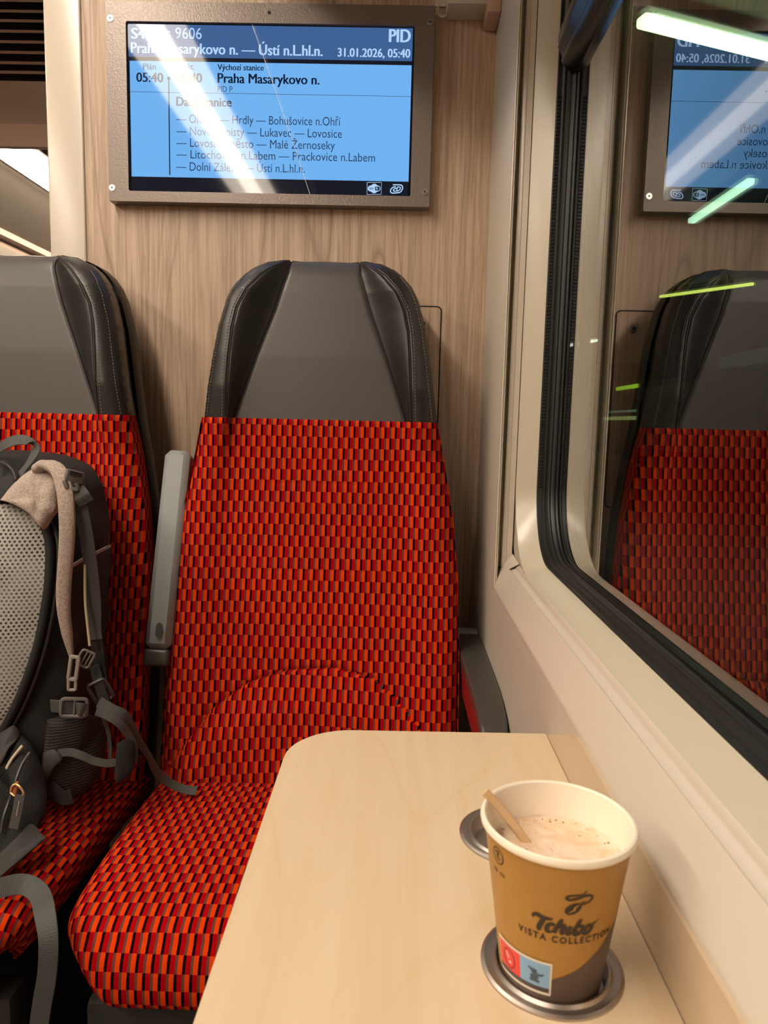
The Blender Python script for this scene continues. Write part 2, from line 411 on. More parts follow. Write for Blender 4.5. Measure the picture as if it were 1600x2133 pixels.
# lower frame of the tilting upper light: dark profiled bar running along the window
prof = [(.2215, 1.4640), (.2140, 1.4665), (.2055, 1.4735), (.2035, 1.4770), (.2028, 1.4800), (.2040, 1.4820), (.1990, 1.4930), (.1975, 1.4960), (.1990, 1.4990), (.1975, 1.5030), (.1985, 1.5160), (.2050, 1.5300), (.2215, 1.5400)]
vs = []
for y in (-.9, 1.0170): vs += [(x, y, z) for x, z in prof]
vs += [(x+(.2215-x)*.25, 1.0225, z+(1.500-z)*.16) for x, z in prof]
n_ = len(prof); fs = grid_faces(3, n_, True)+[tuple(range(2*n_, 3*n_)), tuple(reversed(range(n_)))]
wpar(mesh('tilting_frame_bar', vs, fs, M['brownblk'], None))
wpar(box('tilting_frame_upright', (.2040, .2215, .9900, 1.0230, 1.5000, 1.935), M['brownblk'], None, .003))

# --- rest of the carriage: ceiling, far side, ends
struct(box('ceiling', (-2.63, .26, -3.5, YB+.03, 2.13, 2.18), M['ceil']))
struct(box('ceiling', (-2.63, .26, 2.47, 7, 2.13, 2.18), M['ceil']))
struct(box('ceiling', (-2.63, .26, YB-.02, 2.50, 2.50, 2.55), M['ceil']))
struct(box('trim_4', (-2.63, .26, YB+.0, YB+.03, 2.18, 2.5), M['ceil']))
struct(box('wall_left', (-2.68, -2.63, -3.5, 7, 0, 2.2), mat('far_side_panel', (150, 142, 130), .5)))
struct(box('wall_front', (-2.63, .26, -1.65, -1.60, 0, 2.2), M['wood']))
struct(box('wall_end', (-2.63, .26, 7, 7.05, 0, 2.2), M['cream']))
M['lamp'] = emis('lamp_diffuser', (255, 239, 220), LIGHT_STRENGTH)
M['lamp_dim'] = emis('lamp_reflector', (255, 237, 216), LIGHT_STRENGTH*.42)
def ceiling_light(x0, x1, y0, y1, label, core):
    t = empty('ceiling_light', ((x0+x1)/2, (y0+y1)/2, 2.10))
    tag(t, label, 'light', 'ceiling light strips')
    O = Matrix.Translation(-t.location)
    def p(o): o.parent = t; o.matrix_parent_inverse = O; return o
    p(box('housing', (x0-.012, x1+.012, y0-.01, y1+.01, 2.103, 2.131), M['ceil']))
    a, b = core
    p(box('diffuser', (a, b, y0, y1, 2.099, 2.1035), M['lamp']))
    for r0, r1 in ((x0, a-.002), (b+.002, x1)):
        if r1-r0 > .01: p(box('reflector', (r0, r1, y0, y1, 2.100, 2.1035), M['lamp_dim']))
    return t
ceiling_light(-.836, -.627, -1.58, 1.00, 'long warm ceiling light strip over the near seats, mirrored in the monitor', (-.765, -.690))
ceiling_light(-1.753, -1.544, -1.58, 1.00, 'long warm ceiling light strip over the far side of the near bay', (-1.690, -1.615))
ceiling_light(-1.753, -1.544, 2.75, 6.6, 'bright ceiling light strip beyond the dark bulkhead at upper left', (-1.753, -1.55))
vl = empty('added_fill_light', (-1.3, 1.9, 2.49)); tag(vl, 'added square fill light above the gap beside the partition, out of frame', 'light')  # added unseen light, brightens the dark bulkhead panels
rel(box('housing', (-1.42, -1.18, 1.78, 2.02, 2.485, 2.501), M['ceil']), vl); rel(box('diffuser', (-1.40, -1.20, 1.80, 2.00, 2.480, 2.4855), emis('fill_light_glow', (255, 222, 190), 7.0)), vl)
# bulkhead over the aisle: louvred vent above two flat panels
M['bulk'] = mat('bulkhead_panel', (158, 132, 112), .40)
M['bulk2'] = mat('bulkhead_soffit', (190, 158, 138), .42)
M['slat'] = mat('vent_slat', (176, 146, 128), .45)
bk = struct(empty('trim_2', (-1.5, 2.4, 1.84)))
def bp(o): o.parent = bk; o.matrix_parent_inverse = Matrix.Translation(-bk.location); return o
bp(box('bulkhead_panel', (-2.6, .2, 2.40, 2.43, 1.915, 2.045), M['bulk'], None, .003))
bp(box('soffit_panel', (-2.6, .2, 2.385, 2.41, 1.842, 1.912), M['bulk2'], None, .004))
bp(box('vent_back', (-2.6, .2, 2.46, 2.47, 2.045, 2.5), mat('vent_back', (52, 40, 34), .8), None))
for z_ in (2.050, 2.082, 2.110, 2.141, 2.172, 2.203, 2.234, 2.262, 2.293, 2.325):
    bm = box_bm(-2.55, .15, -.026, .026, -.0035, .0035, .001, 1)
    bmesh.ops.rotate(bm, verts=bm.verts, cent=(0, 0, 0), matrix=Matrix.Rotation(math.radians(28), 3, 'X'))
    bmesh.ops.translate(bm, verts=bm.verts, vec=(0, 2.425, z_))
    bp(bmobj('slat', bm, M['slat'], None))
# sloping ceiling cove and overhead rack on the far side
cv = struct(empty('trim_3', (-2.1, 4, 1.9)))
for nm, pr, mm in (('cove_panel', [(-1.765, 2.112), (-1.80, 2.10), (-2.05, 1.985), (-2.10, 1.965)], 'ceil'), ('rack_rail', [(-2.10, 1.965), (-2.105, 1.935), (-2.15, 1.93), (-2.16, 1.90)], 'bulk2'),
                   ('rack_fascia', [(-2.16, 1.90), (-2.2, 1.80), (-2.3, 1.74), (-2.62, 1.70)], 'ceil')):
    o = extrude_profile(nm, pr, 'y', 2.45, 6.9, M[mm]); o.parent = cv; o.matrix_parent_inverse = Matrix.Translation(-cv.location)

# ================================================================ luggage rack above the window, hook, bracket
rk = empty('luggage_rack', (-.05, .5, 1.80)); tag(rk, 'overhead luggage rack above the window seats, just out of frame', 'luggage rack')
def rp(o): o.parent = rk; o.matrix_parent_inverse = Matrix.Translation(-rk.location); return o
rp(box('shelf', (-.30, .19, -3.2, 1.25, 1.79, 1.81), M['ceil'], None, .004))
rp(tube('front_rail', [(-.30, -3.2, 1.80), (-.30, 1.25, 1.80)], .016, M['steel'], None, 12))
br = box('bracket', (.062, .146, 1.235, YB, 1.6640, 1.789), M['cream'], None, .004); rp(br)
rp(box('bracket_foot', (.124, .147, 1.225, YB, 1.6475, 1.70), M['bulk2'], None, .005))
hk = empty('coat_hook', (.056, YB, 1.67)); tag(hk, 'small pale wire coat hook beside the monitor corner, under the rack bracket', 'hook')
o = tube('hook_loop', spline([(.050, YB-.002, 1.690), (.049, YB-.012, 1.670), (.053, YB-.016, 1.6625), (.060, YB-.016, 1.6635), (.0645, YB-.012, 1.671), (.065, YB-.004, 1.690)], 8), .0013, M['cream2'], hk)
o.matrix_parent_inverse = Matrix.Translation(-hk.location)
o = box('hook_base', (.044, .071, YB-.004, YB, 1.684, 1.705), M['cream2'], hk, .001); o.matrix_parent_inverse = Matrix.Translation(-hk.location)

# ================================================================ information monitor
YM = 1.262; YSC = 1.2665
mon = empty('information_monitor', (-.2268, YB, 1.36))
tag(mon, 'wide passenger information monitor in a grey metal frame on the wood partition', 'monitor')
FX0, FX1, FZ0, FZ1 = -.4972, .0442, 1.3612, 1.6755
SX0, SX1, SZ0, SZ1 = -.4622, .0108, 1.3795, 1.6435
bm = bmesh.new()
o_ = [(x, z) for x, z in rrect(FX0, FX1, FZ0, FZ1, .002, 3)]; i_ = rrect(SX0-.001, SX1+.001, SZ0-.001, SZ1+.001, .003, 3)
n_ = len(o_)
lay = [(o_, YB, 0), (o_, YM+.0015, 0), ([(x*(1-.003)+(-.2265)*.003, z*(1-.003)+1.518*.003) for x, z in o_], YM, 0), (i_, YM, 0), ([(x, z) for x, z in i_], YM+.0012, 0), (rrect(SX0-.0002, SX1+.0002, SZ0-.0002, SZ1+.0002, .003, 3), YM+.008, 0)]
vs = []
for lp, y, _ in lay: vs += [(x, y, z) for x, z in lp]
rel(mesh('frame', vs, grid_faces(len(lay), n_, True, True), M['monframe'], None), mon)
scr_black = emis('screen_black', (10, 12, 20), 1.0, .045, .38)
S_main = emis('screen_blue', (112, 178, 240), 1.0, .045, .38)
S_head = emis('screen_header_blue', (62, 98, 148), 1.0, .045, .38)
S_foot = emis('screen_footer', (20, 24, 36), 1.0, .045, .38)
S_txt = emis('screen_text_light', (178, 214, 255), 1.0, .045, .38)
S_ink = emis('screen_text_dark', (14, 28, 52), 1.0, .045, .38)
S_ink2 = emis('screen_text_mid', (40, 66, 104), 1.0, .045, .38)
screen = rel(box('screen', (SX0-.002, SX1+.002, YSC, YSC+.012, SZ0-.002, SZ1+.002), scr_black), mon)
def cz(cy, cx=800): return at(200+.45*cx, .45*cy, YSC).z
def cx_(cx, cy=500): return at(200+.45*cx, .45*cy, YSC).x
def sub(o, p):
    o.parent = p; o.matrix_parent_inverse = p.matrix_parent_inverse.copy() @ Matrix.Identity(4); 
    # p itself sits at the origin of its parent-inverse space: world coordinates stay valid
    o.matrix_parent_inverse = Matrix.Identity(4); return o
def srect(name, x0, x1, z0, z1, m, d=.0003):
    bm = bmesh.new(); plate_bm(bm, [(x0, YSC, z0), (x1, YSC, z0), (x1, YSC, z1), (x0, YSC, z1)], (0, -1, 0), d)
    return sub(bmobj(name, fix(bm), m, None, False), screen)
zA, zB, zC, zD = 1.6410, cz(273), cz(292), cz(829)
srect('header_band', SX0+.0015, SX1-.0025, zB, cz(121, 800), S_head)
srect('header_dark_band', SX0+.0025, SX1-.0025, zC, zB, S_foot)  # dark display band under the header
srect('main_field', SX0+.0030, SX1-.0030, zD, zC, S_main)
srect('footer_band', SX0+.0030, SX1-.0035, cz(900), zD, S_foot)
def stext(name, items, m, d=.0005):
    for body, c0, c1, base, cap, bold in items:
        v, f = text_mesh(body, 0); nv = len(v)
        if bold > .005:
            shifts = [(-bold*1.3, 0), (0, .00004), (bold*1.3, .00008)]
        else: shifts = [(0, 0)]
        x0, x1 = cx_(c0, base), cx_(c1, base); z0 = cz(base, (c0+c1)/2); h = cap*.45/1500*1.36
        mn = min(p.x for p in v)+shifts[0][0]; mx = max(p.x for p in v)+shifts[-1][0]; vs, fs = [], []
        for k_, (dx, dd) in enumerate(shifts):
            vs += [(x0+(p.x+dx-mn)/(mx-mn)*(x1-x0), YSC-d-dd, z0+p.y/CAPH*h) for p in v]
            fs += [tuple(i+nv*k_ for i in q) for q in f]
        sub(mesh(name, vs, fs, m, None, False), screen)
stext('headline_text', [('S4', 163, 230, 180, 40, .03), ('|', 250, 256, 180, 44, 0), ('Os 9606', 275, 490, 180, 42, -.008),
    ('Praha Masarykovo n. \u2014 \u00dast\u00ed n.L.hl.n.', 162, 1050, 253, 40, .022), ('PID', 1355, 1457, 196, 48, .03), ('31.01.2026, 05:40', 1118, 1455, 265, 32, .022)], S_txt)
stext('station_text', [('V\u00fdchoz\u00ed stanice', 563, 777, 326, 22, .018), ('Praha Masarykovo n.', 563, 1035, 388, 37, .022), ('Dal\u0161\u00ed stanice', 372, 628, 492, 34, .022),
    ('05:40', 187, 312, 380, 35, .02), ('05:40', 368, 492, 381, 35, .02)], S_ink)
stext('list_text', [('Pl\u00e1n', 218, 278, 322, 23, .012), ('Akt.', 402, 455, 322, 23, .012), ('PID P', 563, 632, 426, 22, 0),
    ('\u2014 Ole\u0161ko \u2014 Hrdly \u2014 Bohu\u0161ovice n.Oh\u0159\u00ed', 373, 1132, 576, 33, 0), ('\u2014 Nov\u00e9 Kopisty \u2014 Lukavec \u2014 Lovosice', 373, 1138, 632, 33, 0),
    ('\u2014 Lovosice m\u011bsto \u2014 Mal\u00e9 \u017dernoseky', 373, 1106, 686, 33, 0), ('\u2014 Litochovice n.Labem \u2014 Prackovice n.Labem', 373, 1292, 741, 33, 0),
    ('\u2014 Doln\u00ed Z\u00e1lezly \u2014 \u00dast\u00ed n.L.hl.n.', 373, 967, 795, 33, 0)], S_ink2)
srect('divider_line', SX0+.003, SX1-.003, cz(436)-.0003, cz(436)+.0003, S_ink2, .0005)
srect('time_line', cx_(336), cx_(341), cz(810, 340), cz(370, 340), S_ink, .0005)
bm = bmesh.new(); disc_bm(bm, (cx_(338.5), YSC-.0002, cz(362, 340)), (0, -1, 0), .0026, .0004, 20); sub(bmobj('time_dot', fix(bm), S_ink, None), screen)
# clipped row of lettering just above the list
bm = bmesh.new()
for c in (635, 655, 825, 845, 865, 935, 958, 1050, 1075, 1100, 1275, 1300, 1325, 1348):
    x = cx_(c, 525); plate_bm(bm, [(x, YSC-.0003, cz(523, c)), (x+.0012, YSC-.0003, cz(523, c)), (x+.0012, YSC-.0003, cz(523, c)+.0004), (x, YSC-.0003, cz(523, c)+.0004)], (0, -1, 0), .0002)
o = sub(bmobj('clipped_text', fix(bm), S_ink2, None, False), screen); o['kind'] = 'stuff'
# footer marks: wireless symbol and railway emblem
def stroke(bm, pts, w, y, to3, cap=True, n=6, th=.0003):
    P = [Vector((p[0], p[1])) for p in pts]; sp = [Vector((v.x, v.y)) for v in spline([(p.x, p.y, 0) for p in P], n)] if n > 1 else P
    L = len(sp); ws = w if callable(w) else (lambda t: w); lf, rt = [], []
    for i, p in enumerate(sp):
        t = sp[min(i+1, L-1)]-sp[max(i-1, 0)]; t.normalize(); nn = Vector((-t.y, t.x)); h = ws(i/(L-1))/2
        lf.append(p+nn*h); rt.append(p-nn*h)
    a = [bm.verts.new(to3(v)) for v in lf]; b = [bm.verts.new(to3(v)) for v in rt]
    for i in range(L-1): bm.faces.new((a[i], b[i], b[i+1], a[i+1]))
def emb(v): return Vector((cx_(v.x, 875), YSC-.0005, cz(v.y, v.x)))
bm = bmesh.new()
stroke(bm, [(1255, 845), (1321, 845), (1321, 900), (1255, 900), (1255, 845)], 2.2, 0, emb, n=1)
def blob(bm, cx, cy, rx, ry, f, n=28):
    bm.faces.new([bm.verts.new(f(Vector((cx+rx*math.cos(2*math.pi*i/n), cy+ry*math.sin(2*math.pi*i/n))))) for i in range(n)])
blob(bm, 1288, 873, 18, 22, emb); blob(bm, 1272, 873, 14, 14, emb); blob(bm, 1303, 873, 14, 14, emb)
sub(bmobj('wireless_symbol', bm, S_txt, None, False), screen)
def emb2(v): return Vector((cx_(v.x, 875), YSC-.0008, cz(v.y, v.x)))
bm = bmesh.new()
v, f = text_mesh('Wi', .01)
q = [bm.verts.new(emb2(Vector((1264+p.x*17, 880-p.y*19)))) for p in v]
for t in f: bm.faces.new([q[i] for i in t])
bm.faces.new([bm.verts.new(emb2(Vector(p))) for p in rrect(1291, 1313, 864, 883, 5, 4)])
sub(bmobj('wireless_letters', bm, S_foot, None, False), screen)
def emb3(v): return Vector((cx_(v.x, 875), YSC-.0011, cz(v.y, v.x)))
bm = bmesh.new(); v, f = text_mesh('Fi', .02)
q = [bm.verts.new(emb3(Vector((1295+p.x*15, 880-p.y*17)))) for p in v]
for t in f: bm.faces.new([q[i] for i in t])
sub(bmobj('wireless_letters', bm, S_txt, None, False), screen)
bm = bmesh.new()
stroke(bm, [(1388, 865), (1376, 867), (1366, 876), (1364, 888), (1372, 894), (1392, 893), (1408, 890), (1417, 879), (1419, 866), (1412, 857), (1396, 856), (1374, 856)], 5.0, 0, emb)
stroke(bm, [(1396, 872), (1384, 873), (1377, 880), (1379, 885), (1388, 885)], 4.6, 0, emb)
stroke(bm, [(1390, 885), (1398, 884), (1407, 877), (1409, 868), (1402, 866), (1396, 867), (1392, 884)], 4.4, 0, emb, n=3)
sub(bmobj('railway_emblem', bm, S_txt, None, False), screen)
# long scratch across the glass
S_scr = mat('scratch', (225, 225, 225), .5)
bm = bmesh.new(); pa, pb = at(522, 42, YSC), at(646, 406, YSC)
pts = [pa.lerp(pb, t)+Vector((.0012*math.sin(t*3), 0, 0)) for t in np.linspace(0, 1, 12)]
for a, b in zip(pts[:-1], pts[1:]):
    w_ = .00035; bm.faces.new([bm.verts.new(c) for c in (a+Vector((-w_, -.0007, 0)), b+Vector((-w_, -.0007, 0)), b+Vector((w_, -.0007, 0)), a+Vector((w_, -.0007, 0)))])
sub(bmobj('scratch', bm, S_scr, None, False), screen)
# screws in the frame corners and a status sensor at the top
for (px, py), a in (((230, 38), .4), ((234, 391), .1), ((885, 400), .8), ((896, 46), .3)):
    c = at(px, py, YM); bm = bmesh.new(); disc_bm(bm, c, (0, -1, 0), .0052, .0010, 20); disc_bm(bm, c+Vector((0, -.001, 0)), (0, -1, 0), .0040, .0006, 20)
    s_ = rel(bmobj('screw', fix(bm), M['screw'], None), mon)
    bm = bmesh.new()
    for da in (0, math.pi/2):
        d = Vector((math.cos(a+da), 0, math.sin(a+da)))*.0022; e = Vector((-math.sin(a+da), 0, math.cos(a+da)))*.0005; b0 = c+Vector((0, -.0017, 0))
        plate_bm(bm, [b0-d-e, b0+d-e, b0+d+e, b0-d+e], (0, -1, 0), .0001)
    s2 = bmobj('screw_slot', fix(bm), M['darkgap'], None, False); s2.parent = s_
c = at(561, 26, YM); bm = bmesh.new(); disc_bm(bm, c, (0, -1, 0), .0027, .0004, 18); rel(bmobj('sensor', fix(bm), M['darkgap'], None), mon)

# ================================================================ train seats
CX = -.121
zT = [.44, .476, .66, .77, .856, .934, 1.0, 1.055, 1.098, 1.143, 1.188, 1.210, 1.227, 1.239, 1.248, 1.2525, 1.2535]
wT = [.2225, .2235, .2225, .218, .209, .195, .1815, .174, .168, .161, .149, .138, .124, .109, .090, .060, .040]
def wz(z): return np.interp(z, zT, wT)
yT = [(.40, 1.015), (.476, 1.025), (.615, 1.055), (.794, 1.095), (.934, 1.120), (1.0, 1.128), (1.10, 1.137), (1.20, 1.150), (1.2535, 1.165)]
def yc(z): return np.interp(z, [a for a, b in yT], [b for a, b in yT])
ol = np.array([(w_, z_) for z_ in np.linspace(.40, 1.2535, 260) for w_ in [float(wz(z_))]]+[(w_, 1.2535) for w_ in np.linspace(.040, 0, 12)])
_s = np.concatenate([[0], np.cumsum(np.hypot(*np.diff(ol, axis=0).T))]); _t = np.linspace(0, _s[-1], 700)
ol = np.stack([np.interp(_t, _s, ol[:, 0]), np.interp(_t, _s, ol[:, 1])], 1)
arcx = [-.2115, -.178, -.1435, -.094, -.036, .037, .096, .133, .171, .20]
arcz = [.476, .525, .568, .605, .624, .629, .6135, .583, .539, .49]
def cfun(z): return np.interp(z, [.45, .9, 1.0, 1.10, 1.17, 1.23, 1.26], [.13, .13, .134, .100, .074, .056, .053])
def bfun(z): return np.interp(z, [.45, .9, 1.0, 1.10, 1.14, 1.17, 1.20, 1.225, 1.24, 1.2535], [.19, .165, .142, .1375, .134, .128, .113, .092, .072, .054])
def sstep(a, b, x):
    t = np.clip((x-a)/(b-a), 0, 1); return t*t*(3-2*t)
def F(x, z):
    """front surface of the backrest (world y) for local x, height z"""
    x = np.asarray(x, float); z = np.asarray(z, float)*np.ones_like(x); ax = np.abs(x)
    d = np.sqrt(((ax[..., None]-ol[:, 0])**2+(z[..., None]-ol[:, 1])**2).min(-1))
    r = .030; dd = np.clip(d, 0, r); edge = r-np.sqrt(np.maximum(r*r-(r-dd)**2, 0))
    A = np.interp(z, [.45, .8, .95, 1.05, 1.20, 1.25], [.008, .009, .012, .029, .026, .014])
    y = yc(z)+edge*.9-A*sstep(cfun(z), bfun(z), ax)+A*.0
    za = np.interp(x, arcx, arcz); dz = za-z
    y = y-np.where(dz > 0, .016*sstep(0, .06, dz), 0)
    y = y+.0035*np.exp(-(dz/.0035)**2)*(ax < .2)
    for zs in (.905, .772): y = y+.0012*np.exp(-((z-zs)/.0022)**2)*(ax < .085)
    return y
def arc_len(zs): 
    ys = yc(zs); s = np.concatenate([[0], np.cumsum(np.hypot(np.diff(zs), np.diff(ys)))]); return s
def back_patch(name, zs, xf, m, off=0.0, sides=(0, 0), top=False, seams=(0, 0)):
    """grid of the front surface; xf(z) -> x range; sides: extend backwards at left / right"""
    ts = np.concatenate([[0, .004, .012, .03, .06], np.linspace(.1, .9, 22), [.94, .97, .988, .996, 1]])
    if name == 'backrest': ts = np.concatenate([[0, .004, .012, .03], np.linspace(.045, .955, 84), [.97, .988, .996, 1]])
    vs, uv = [], []; al = arc_len(np.array(zs)); rows = []
    for z, a in zip(zs, al):
        x0, x1 = xf(z); x = x0+(x1-x0)*ts; y = F(x, z)-off
        if seams[0]: y = y+.0022*np.exp(-((x-x0)/.0018)**2)
        if seams[1]: y = y+.0022*np.exp(-((x-x1)/.0018)**2)
        if name == 'backrest' and z > .994: y = y+.004*(1-np.sqrt(max(0, 1-((z-.994)/.009)**2)))
        row = [(CX+xx, yy, z) for xx, yy in zip(x, y)]; u = [((xx+.0050, a+.0060+.020*(xx/.2)**2) if (name == 'backrest' and z < np.interp(xx, arcx, arcz) and abs(xx) < .2115) else (xx, a)) for xx in x]
        if sides[0]: row = [(row[0][0]+.004, row[0][1]+.045, z), (row[0][0]-.0005, row[0][1]+.02, z)]+row; u = [(u[0][0]-.045, a), (u[0][0]-.02, a)]+u
        if sides[1]: row += [(row[-1][0]+.0005, row[-1][1]+.02, z), (row[-1][0]-.004, row[-1][1]+.045, z)]; u += [(u[-1][0]+.02, a), (u[-1][0]+.045, a)]
        rows.append((row, u))
    if top:
        row, u = rows[-1]; rows.append(([(a, b+.02, c+.0005) for a, b, c in row], u)); rows.append(([(a, b+.05, c-.004) for a, b, c in row], u))
    for row, u in rows: vs += row; uv += u
    nc = len(rows[0][0])
    return mesh(name, vs, grid_faces(len(rows), nc), m, None, True, uv)
seat = empty('train_seat', (CX, .95, 0))
tag(seat, 'red and orange patterned train seat under the monitor, beside the window and the table', 'seat', None)
zf = list(np.linspace(.44, .985, 210))+[.990, .994, .997, 1.000, 1.002, 1.003]
rel(back_patch('backrest', zf, lambda z: (-wz(z)-.002, wz(z)+.002), M['moq'], .004, (1, 1)), seat)
zh = list(np.linspace(.985, 1.19, 42))+list(np.linspace(1.193, 1.2535, 34))
hp = rel(back_patch('headrest_panel', zh, lambda z: (-cfun(z), cfun(z)), M['leather_g'], 0, (0, 0), True, (1, 1)), seat)
hp['label'] = 'smooth grey leather centre of the headrest'
zh2 = [z for z in zh if z < 1.2525]
for s in (-1, 1):
    fa = (lambda z: (-bfun(z), -cfun(z))) if s < 0 else (lambda z: (cfun(z), bfun(z)))
    rel(back_patch('headrest_wing', zh2, fa, M['leather_shade'], 0, (0, 0), False, (1, 1)), seat)
    fb = (lambda z: (-max(wz(z), bfun(z)+.0005), -bfun(z))) if s < 0 else (lambda z: (bfun(z), max(wz(z), bfun(z)+.0005)))
    rel(back_patch('headrest_bolster', zh2, fb, M['leather'], 0, (s < 0, s > 0), True, (s > 0, s < 0)), seat)
# seam cords and stitching
bm = bmesh.new()
for s in (-1, 1):
    for fn in (cfun, bfun):
        zz = np.linspace(1.0, 1.2515, 60); xs = np.array([s*float(fn(z)) for z in zz]); ys = np.array([float(F(x, z)) for x, z in zip(xs, zz)])
        tube('', [(CX+x, y+.0010, z) for x, y, z in zip(xs, ys, zz)], .0008, None, None, 6, False, bm)
rel(bmobj('seam_cord', bm, M['piping'], None), seat)
bm = bmesh.new()
def dashes(fn, z0, z1, s, step=.0050, ln=.0030):
    z = z0
    while z < z1:
        x = s*float(fn(z)); xb = s*float(fn(z+ln)); a = Vector((CX+x, float(F(x, z))-.0006, z)); b = Vector((CX+xb, float(F(xb, z+ln))-.0006, z+ln))
        t = (b-a).normalized(); sd = t.cross(Vector((0, -1, 0))).normalized()*.0006
        vv = [bm.verts.new(p) for p in (a-sd, a+sd, b+sd, b-sd, (a+b)/2+Vector((0, -.0009, 0)))]
        for q in ((0, 1, 4), (1, 2, 4), (2, 3, 4), (3, 0, 4)): bm.faces.new([vv[i] for i in q])
        slope = abs(xb-x)/ln; z += step/math.sqrt(1+slope*slope)
for s in (-1, 1):
    dashes(lambda z: bfun(z)+.0065, 1.005, 1.235, s)
    dashes(lambda z: wz(z)-.0070, 1.005, 1.225, s)
st = rel(bmobj('stitching', bm, M['thread'], None, False), seat); st['kind'] = 'stuff'
# hard shell behind the upholstery
vs = []; zs = list(np.linspace(.40, 1.19, 30))+list(np.linspace(1.195, 1.250, 24)); prof_y = (.045, .052, .075, .085, .085)
prof_s = (1.0, 1.022, 1.015, .93, .0)
for z in zs:
    w_ = float(wz(z)); y0 = float(yc(z))+.0
    row = [(CX-w_*s*1.0, y0+dy, z+(.0 if z < 1.2 else (z-1.2)*.05)) for s, dy in zip(prof_s, prof_y)]
    row2 = [(CX+w_*s*1.0, y0+dy, z+(.0 if z < 1.2 else (z-1.2)*.05)) for s, dy in reversed(list(zip(prof_s, prof_y))[:-1])]
    vs += row+row2
nc = 9; fs = grid_faces(len(zs), nc, False, True)+[tuple(range((len(zs)-1)*nc, len(zs)*nc))]
rel(mesh('back_shell', vs, fs, M['shell'], None), seat)
# cushion
pr = [(1.075, .452, .2275), (1.02, .463, .2275), (.95, .470, .2275), (.88, .474, .2272), (.80, .4775, .2262), (.745, .4785, .2240), (.715, .4775, .2215), (.695, .4735, .2170), (.681, .4660, .2110), (.670, .4550, .2040), (.6635, .4420, .1965), (.6605, .4280, .1890), (.6600, .4140, .1820), (.6630, .4020, .1760), (.6700, .3960, .1720)]
pp = spline([(a, b, c) for a, b, c in pr], 6)
al = [0.0]
for a, b in zip(pp[:-1], pp[1:]): al.append(al[-1]+math.hypot(b.x-a.x, b.y-a.y))
vs, uv = [], []; r_ = .024
for i, p in enumerate(pp):
    a, b = pp[max(i-1, 0)], pp[min(i+1, len(pp)-1)]; t = Vector((b.x-a.x, b.y-a.y)).normalized(); nn = Vector((t.y, -t.x))  # outward in (y,z): up / forward
    if nn.y < 0 and i < 20: nn = -nn
    q = []
    w_ = p.z; k_ = min(1.0, (al[-1]-al[i])/.03+.15)
    for j in range(41):
        s = -1+2*j/40; q.append((s*(w_-r_), 0.0, s*(w_-r_)))
    rnd = [((w_-r_)+r_*math.sin(t_), r_*(1-math.cos(t_)), (w_-r_)+r_*t_) for t_ in np.linspace(math.pi/14, math.pi/2, 7)]
    low = [(w_-.001, r_+.012, w_+.025), (w_-.006, r_+.030, w_+.043), (w_-.022, r_+.048, w_+.065)]
    side = rnd+[(a_, b_*k_, c_) for a_, b_, c_ in low]
    full = [(-x, d, -u) for x, d, u in reversed(side)]+q+side
    sag = lambda x: .006*(x/w_)**2 if p.x > .70 else 0
    for x, d, u in full:
        vs.append((CX+x, p.x-nn.x*d, p.y-nn.y*d+.004*(1-min(1, abs(x)/w_)**2)*min(1, al[i]/.1)*(p.x > .68))); uv.append((u, -al[i]+.002))
rel(mesh('seat_cushion', vs, grid_faces(len(pp), 41+20, False, True), M['moq'], None, True, uv), seat)
rel(box('seat_pan', (CX-.165, CX+.165, .690, 1.06, .372, .412), M['shell'], None, .006), seat)
rel(box('front_crossbar', (CX-.20, CX+.20, .700, .740, .300, .372), M['seatbase'], None, .008), seat)
rel(box('pedestal', (CX-.15, CX+.15, .80, 1.10, 0, .372), M['darkgap'], None, .01), seat)
seat2 = seat.copy(); COL.objects.link(seat2); seat2.location.x -= .481; seat2.name = 'train_seat.001'
tag(seat2, 'red and orange patterned train seat with the backpack on it, at the left', 'seat')
for ch in list(seat.children):
    c = ch.copy(); COL.objects.link(c); mi_ = ch.matrix_parent_inverse.copy(); c.parent = seat2; c.matrix_parent_inverse = mi_
# armrests of the window seat
def bar(name, p0, p1, side, w, d, m, bev=.005, seg=2, back=1, taper=1.0):
    """bevelled bar from p0 to p1; w across, d behind the front face line"""
    p0, p1 = Vector(p0), Vector(p1); ax = p1-p0; L = ax.length; ax.normalize(); sd = Vector(side); sd = (sd-ax*sd.dot(ax)).normalized(); fr = sd.cross(ax)
    b = box_bm(-w/2, w/2, 0, d*back, 0, L, bev, seg)
    for v in b.verts:
        k_ = 1+(taper-1)*v.co.z/L; q = p0+sd*v.co.x*k_+(-fr)*v.co.y+ax*v.co.z; v.co = q
    bmesh.ops.recalc_face_normals(b, faces=b.faces)
    return bmobj(name, b, m, None)
pt, pb = at(368, 936, 1.128), at(325, 1352, 1.045)
ar = empty('raised_armrest', (pb.x, pb.y+.02, pb.z)); tag(ar, 'grey textured armrest folded upright between the two seats', 'armrest')
am = rel(bar('armrest_bar', pb, pt, (1, 0, 0), .040, .050, M['arm_grey'], .0085, 1), ar)
ax = (pt-pb).normalized()
am2 = bar('armrest_hinge_end', pb-ax*.026, pb+ax*.0, (1, 0, 0), .039, .048, M['arm_dark'], .006, 3); rel(am2, ar)
bm = bmesh.new(); ck = at(331, 1313, 1.049)
fr_ = Vector((1, 0, 0)).cross(ax); fr_ = fr_ if fr_.y < 0 else -fr_
pts = []
for i in range(24):
    a = 2*math.pi*i/24; pts.append(ck+Vector((1, 0, 0))*.0050*math.cos(a)+ax*(.0085*math.sin(a)+(.003 if math.sin(a) > 0 else -.003)))
plate_bm(bm, [p+fr_*.0006 for p in pts], -fr_, .0004)
